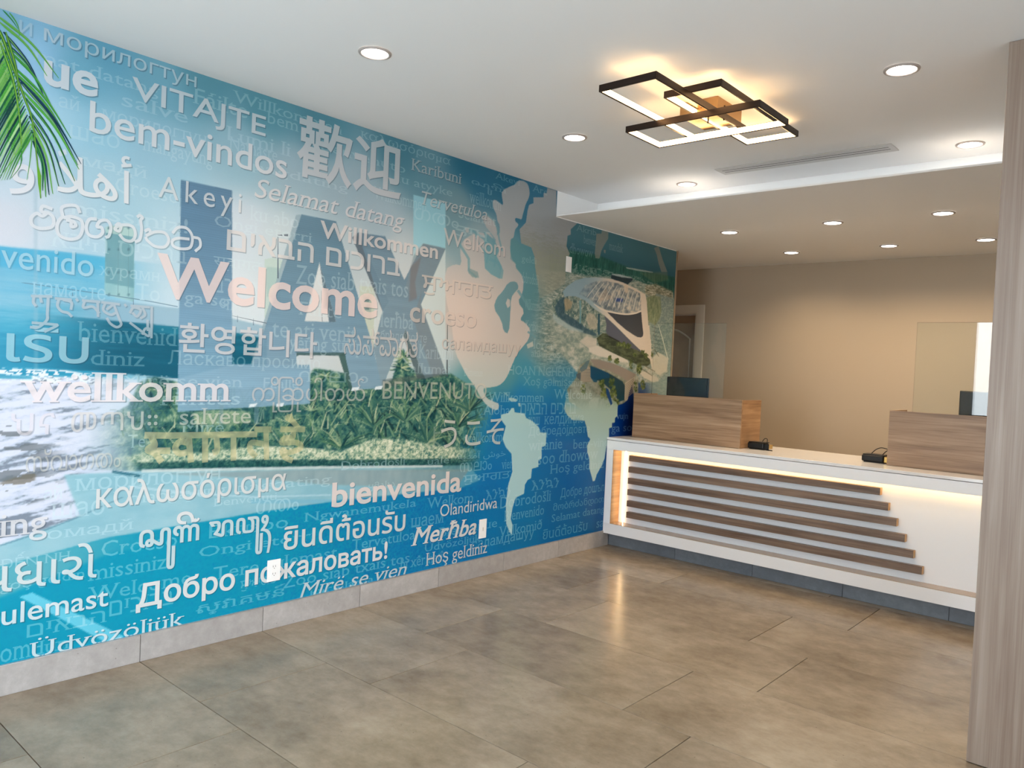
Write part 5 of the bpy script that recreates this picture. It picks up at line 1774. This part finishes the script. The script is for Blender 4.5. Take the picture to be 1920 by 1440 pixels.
# faint rows of smaller words behind
FAINT = [
    ('mat datang', 62, 300, 88, 120), ('ай', 110, 150, 172, 200), ('Fáilte', 362, 464, 163, 193), ('salve', 228, 352, 172, 198), ('Willkommen', 436, 642, 168, 190), ('морилогтун', 190, 388, 203, 228), ('шао', 128, 224, 232, 258),
    ('mangayung', 267, 400, 262, 290), ('pagdating', 470, 655, 300, 322), ('мадй', 152, 276, 286, 314), ('Croeso', 216, 335, 330, 360), ('missiniz!', 130, 352, 372, 402), ('Lumi li', 424, 545, 235, 262), ('bem', 500, 560, 207, 230), ('benvenuto', 600, 760, 262, 280),
    ('καλωσόρισμα', 676, 845, 240, 262), ('lu atyyke', 745, 848, 325, 346), ('wëllkomm', 880, 940, 355, 380), ('Akeyi', 928, 975, 322, 338), ('ꦱꦸꦒꦼꦁ', 884, 950, 330, 356), ('Arc', 998, 1026, 345, 358), ('Willkommen', 700, 800, 348, 372), ('සහ', 680, 680, 1, 2),
    ('ku abo', 468, 560, 384, 412), ('Ongi etorri', 402, 585, 402, 430), ('אביה סיכורב', 95, 350, 432, 462), ('स्वागत', 400, 490, 480, 505), ('хурамн', 185, 300, 498, 522), ('намасте', 60, 198, 528, 552), ('To', 255, 300, 530, 562), ('आगतं', 410, 470, 552, 580), ('ga so', 345, 430, 552, 575),
    ('Zoo siab txais tos', 555, 765, 496, 532), ('Merħba', 700, 775, 580, 612), ('te ati venit', 510, 668, 600, 632), ('Добредојдовте', 690, 800, 616, 640), ('yeung sumpor', 540, 705, 636, 664), ('Karibuni', 785, 850, 645, 672), ('ברוכים', 405, 480, 520, 548),
    ('bienvenid', 145, 332, 602, 640), ('diniz', 170, 271, 655, 684), ('Ласкаво просимо', 315, 600, 656, 690), ('Mirë se vien', 225, 455, 700, 724), ('rimtus', 300, 450, 735, 760), ('സലാം', 560, 690, 695, 716), ('Faalle', 492, 560, 708, 728), ('allumai', 770, 845, 680, 700),
    ('Te', 240, 272, 815, 840), ('Mirë', 340, 420, 790, 815),
    ('морилогтун', 140, 415, 898, 930), ('ай', 82, 118, 912, 938), ('шао', 95, 196, 945, 975), ('ĐẾN NH', 0, 132, 1040, 1068), ('омадй', 88, 250, 990, 1016), ('mangayung', 240, 425, 930, 952), ('pagdating', 440, 622, 905, 930), ('Croeso', 190, 332, 1015, 1045), ('missiniz', 165, 312, 1062, 1090),
    ('Welcome', 165, 358, 1102, 1130), ('Ongi etorri', 373, 592, 1026, 1052), ('Ekuabo', 392, 540, 985, 1010), ('Tere tulemast', 400, 632, 1064, 1088), ('Zoo siab txais tos', 530, 768, 1082, 1104), ('Tervetuloa', 660, 778, 1012, 1032), ('Ngwanemukela', 570, 780, 962, 984), ('Welkom', 800, 888, 934, 954),
    ('шаем', 770, 832, 972, 990), ('Üdvözöljük', 795, 902, 1018, 1040), ('Bienvenue', 822, 932, 990, 1008), ('Velkomið', 935, 1016, 988, 1008), ('Bienvenido', 945, 1020, 958, 978), ('Dobrodošli', 938, 1033, 932, 954), ('Добре дошъл', 1050, 1133, 916, 938), ('მობრძანდით', 1037, 1132, 944, 962),
    ('Selamat datang', 1034, 1134, 965, 984), ('ยินดีต้อนรับ', 1018, 1102, 990, 1012), ('sa', 1118, 1132, 978, 990), ('саламдашуу', 884, 1002, 1016, 1036), ('Hoş geldiniz', 1031, 1132, 872, 894), ('soo dhowow', 1008, 1122, 848, 872), ('witanie', 990, 1054, 826, 846), ('bem-vindo', 1074, 1150, 824, 842),
    ('Добредојдовте', 990, 1106, 800, 822), ('келдиңиз', 1020, 1094, 780, 800), ('ҡош', 990, 1012, 782, 798), ('\u05dd\u05d9\u05d0\u05d1\u05d4 \u05dd\u05d9\u05db\u05d5\u05e8\u05d1', 976, 1080, 756, 778), ('Willkommen', 915, 1020, 735, 754), ('Welcome', 1038, 1110, 730, 748), ('Xoş gəlmişsiniz', 980, 1092, 706, 728),
    ('HOAN NGHÊNH', 952, 1076, 680, 702), ('Aloha', 905, 956, 760, 778), ('wëllkomm', 870, 942, 812, 832), ('\ufeea\ufbfe\ufeaa\ufee3\ufe81 \ufeb5\ufeee\ufea7', 858, 948, 848, 866), ('സലാം', 862, 922, 868, 886), ('ਸੁਆਗਤ', 868, 958, 892, 910), ('እንኳን', 910, 958, 918, 938), ('እንኳን', 996, 1048, 900, 920), ('vien', 940, 962, 862, 880),
    ('Bienvenue', 870, 905, 690, 705), ('dobrodošli', 978, 1010, 510, 530), ('geldi', 978, 1006, 478, 494), ('Willkommen', 984, 1012, 560, 580), ('Karibu', 985, 1008, 600, 620), ('ahlan xoş', 996, 1050, 655, 672), ('lorrai', 1000, 1040, 636, 654),
    ('benven', 1094, 1118, 440, 456), ('dhowow', 1068, 1112, 455, 474), ('Akrib', 1080, 1118, 420, 432), ('mandak', 1142, 1168, 452, 468), ('ស្វាគមន៍', 367, 534, 1128, 1158), ('םיאבה', 50, 200, 1172, 1196), ('םיכורב', 205, 325, 1128, 1156), ('om', 0, 58, 1218, 1244), ('dun', 60, 130, 1205, 1230),
    ('goş geldin', 0, 160, 1090, 1115), ('ਸੁਆਗਤ', 450, 520, 1090, 1110), ('karşılama', 580, 700, 1105, 1120), ('bi xêr hatî', 750, 832, 1048, 1068), ('ga so', 1146, 1184, 800, 815), ('vujn', 1155, 1178, 775, 790), ('ഗതം', 480, 560, 940, 965), ('නමස්', 1, 1, 1, 2), ('ყმასა', 690, 740, 905, 922),
    ('Dobrodošli', 640, 760, 865, 882), ('uale', 800, 842, 858, 872), ('Benvenuti', 400, 520, 935, 950), ('Fàilte', 560, 640, 565, 590), ('Namaste', 430, 520, 255, 280), ('Selamat', 860, 930, 388, 408), ('ഗതം', 776, 860, 388, 410), ('ਤਾਮ', 850, 920, 420, 440)]
col_f = []
for fi, (body, xl, xr, yt, yb) in enumerate(FAINT):
    if xr - xl < 5:
        continue
    za, zb = wl(xl, yt)[1], wl(xl, yb)[1]
    lp = outline(body, 2, 0.0)
    lp = add_serifs(lp)
    if not lp:
        continue
    yA, yB_ = wall_y(xl, (za + zb) / 2), wall_y(xr, (za + zb) / 2)
    lp = fit(lp, yA, yB_, zb, za)
    low = yt > 720
    emit(lp, (206, 232, 238) if low else (206, 226, 230), 0.34 if low else 0.27, 'x', LYR - 0.0005 + fi * 2.2e-6, cell=0.06, collect=col_f)
build(col_f, 'faint_lettering', dict(label='rows of faint small welcome words behind the large ones', kind='stuff'))

PALM = []


def ppoly(pts, col):
    P = [wl(*q) for q in pts]
    PALM.append(([(P[0], P[k], P[k + 1]) for k in range(1, len(P) - 1)], col))


def pstroke(pts, w0, w1, col, a=1.0):
    n = len(pts)
    fine = smooth_path([(x, y, 0) for x, y in pts], 5) if n > 2 else [Vector((*q, 0)) for q in pts]
    n = len(fine)
    lft, rgt = [], []
    for k in range(n):
        p, q = fine[max(k - 1, 0)], fine[min(k + 1, n - 1)]
        d = q - p
        l = d.length or 1
        t = k / (n - 1)
        w = (w0 + (w1 - w0) * t) / 2 * min(1, 0.35 + t * 4)
        lft.append((fine[k].x - d.y / l * w, fine[k].y + d.x / l * w))
        rgt.append((fine[k].x + d.y / l * w, fine[k].y - d.x / l * w))
    A_, B_ = [wl(*q) for q in lft], [wl(*q) for q in rgt]
    tr = []
    for k in range(n - 1):
        tr += [(A_[k], B_[k], B_[k + 1]), (A_[k], B_[k + 1], A_[k + 1])]
    PALM.append((tr, col))


# --- hanging palm fronds, top left
GR = [(30, 96, 60), (46, 132, 56), (82, 160, 66), (20, 70, 66), (112, 176, 86), (24, 60, 92)]
for k in range(9):
    r_ = k * 7
    pstroke([(-40 + r_, 60 + r_ * 0.5), (10 + r_ * 0.3, 200), (14 + r_ * .25, 262 + k * 4)], 4, 1, rb.choice(GR[:5]), 0.5)
spine = [(-30, 20), (0, 62), (22, 120), (44, 180), (60, 226), (68, 290), (76, 372)]
rtips = [(110, 147), (88, 143), (86, 190), (80, 178), (104, 214), (133, 260), (130, 268), (152, 308), (146, 310), (148, 318), (140, 340), (122, 346), (110, 350), (99, 364), (92, 366), (86, 370), (80, 358)]
rroot = [(0, 35), (5, 48), (12, 66), (14, 84), (22, 100), (30, 130), (34, 142), (40, 152), (44, 160), (48, 176), (54, 190), (58, 210), (60, 224), (63, 238), (64, 250), (66, 262), (67, 270)]
for (a, b), (c_, d) in zip(rroot, rtips):
    mx_, my_ = (a + c_) / 2 + 5, (b + d) / 2 - 8
    pstroke([(a - 6, b - 6), (mx_, my_), (c_, d)], 6.5, 0.8, rb.choice(GR), 0.95)
    pstroke([(a - 2, b - 2), (mx_ - 1, my_ + 1), (c_ - 1, d - 1)], 2.4, 0.6, rb.choice(GR[1:5]), 0.9)
for k in range(34):
    t = k / 33
    a, b = 2 + t * 60, 60 + t * 190
    l = 120 + 60 * math.sin(t * 3) - 40 * t
    pstroke([(a, b), (a - l * 0.28, b + l * 0.5), (a - l * 0.5, b + l * 0.98)], 5.2, 0.8, rb.choice(GR[:5] + [(140, 196, 110), (170, 214, 150)]), 0.9)
for pts_ in (spine, [(0, 80), (24, 150), (36, 220), (40, 278)], [(10, 60), (30, 130), (36, 190)]):
    pstroke(pts_, 7, 2, (44, 110, 56), 0.95)
    pstroke(pts_, 2.5, 1, (128, 178, 60), 0.8)
ppoly([(68, 300), (77, 330), (76, 374), (71, 345)], (110, 176, 50))
for a in ([(40, 278), (38, 310), (21, 334)], [(60, 250), (56, 300), (50, 338)], [(40, 276), (24, 300), (0, 330)], [(40, 278), (41, 302)], [(14, 20), (30, 42), (36, 60), (35, 70)], [(4, 18), (22, 38), (33, 54)]):
    pstroke(a, 2.6, 0.7, rb.choice(GR[:3]), 0.9)
Vl = []
for k, (pts, w0, w1, c_, a_) in enumerate(LINES):
    PALM_, PALM = PALM, []
    pstroke(pts, max(w0, 1.2), max(w1, 1.2), c_)
    T_ = np.array(PALM[0][0]).reshape(-1, 2)
    PALM = PALM_
    Vl.append((T_, 0.00095 + k * 2e-6, sample(T_[:, 0], T_[:, 1]) * (1 - a_) + np.array(c_) / 255.0 * a_))
build(Vl, 'printed_lines', dict(label='fine printed railings, lamp posts and roof ribs', kind='stuff'))
Vp = []
for k, (tr, c_) in enumerate(PALM):
    T_ = np.array(tr).reshape(-1, 2)
    keep_ = []
    for q in range(0, len(T_), 3):
        if T_[q:q + 3, 1].max() < MZ1 - 0.002:
            keep_ += [q, q + 1, q + 2]
    T_ = T_[keep_]
    if len(T_):
        Vp.append((T_, LYR + 0.0009 + k * 3e-6, np.ones((len(T_), 3)) * np.array(c_) / 255.0 * (0.94 + 0.12 * rb.random())))
build(Vp, 'printed_palm', dict(label='printed green palm fronds hanging at the upper left', kind='stuff'))
C.objects.unlink(TXO)
bpy.data.objects.remove(TXO)
bpy.data.curves.remove(TXT)
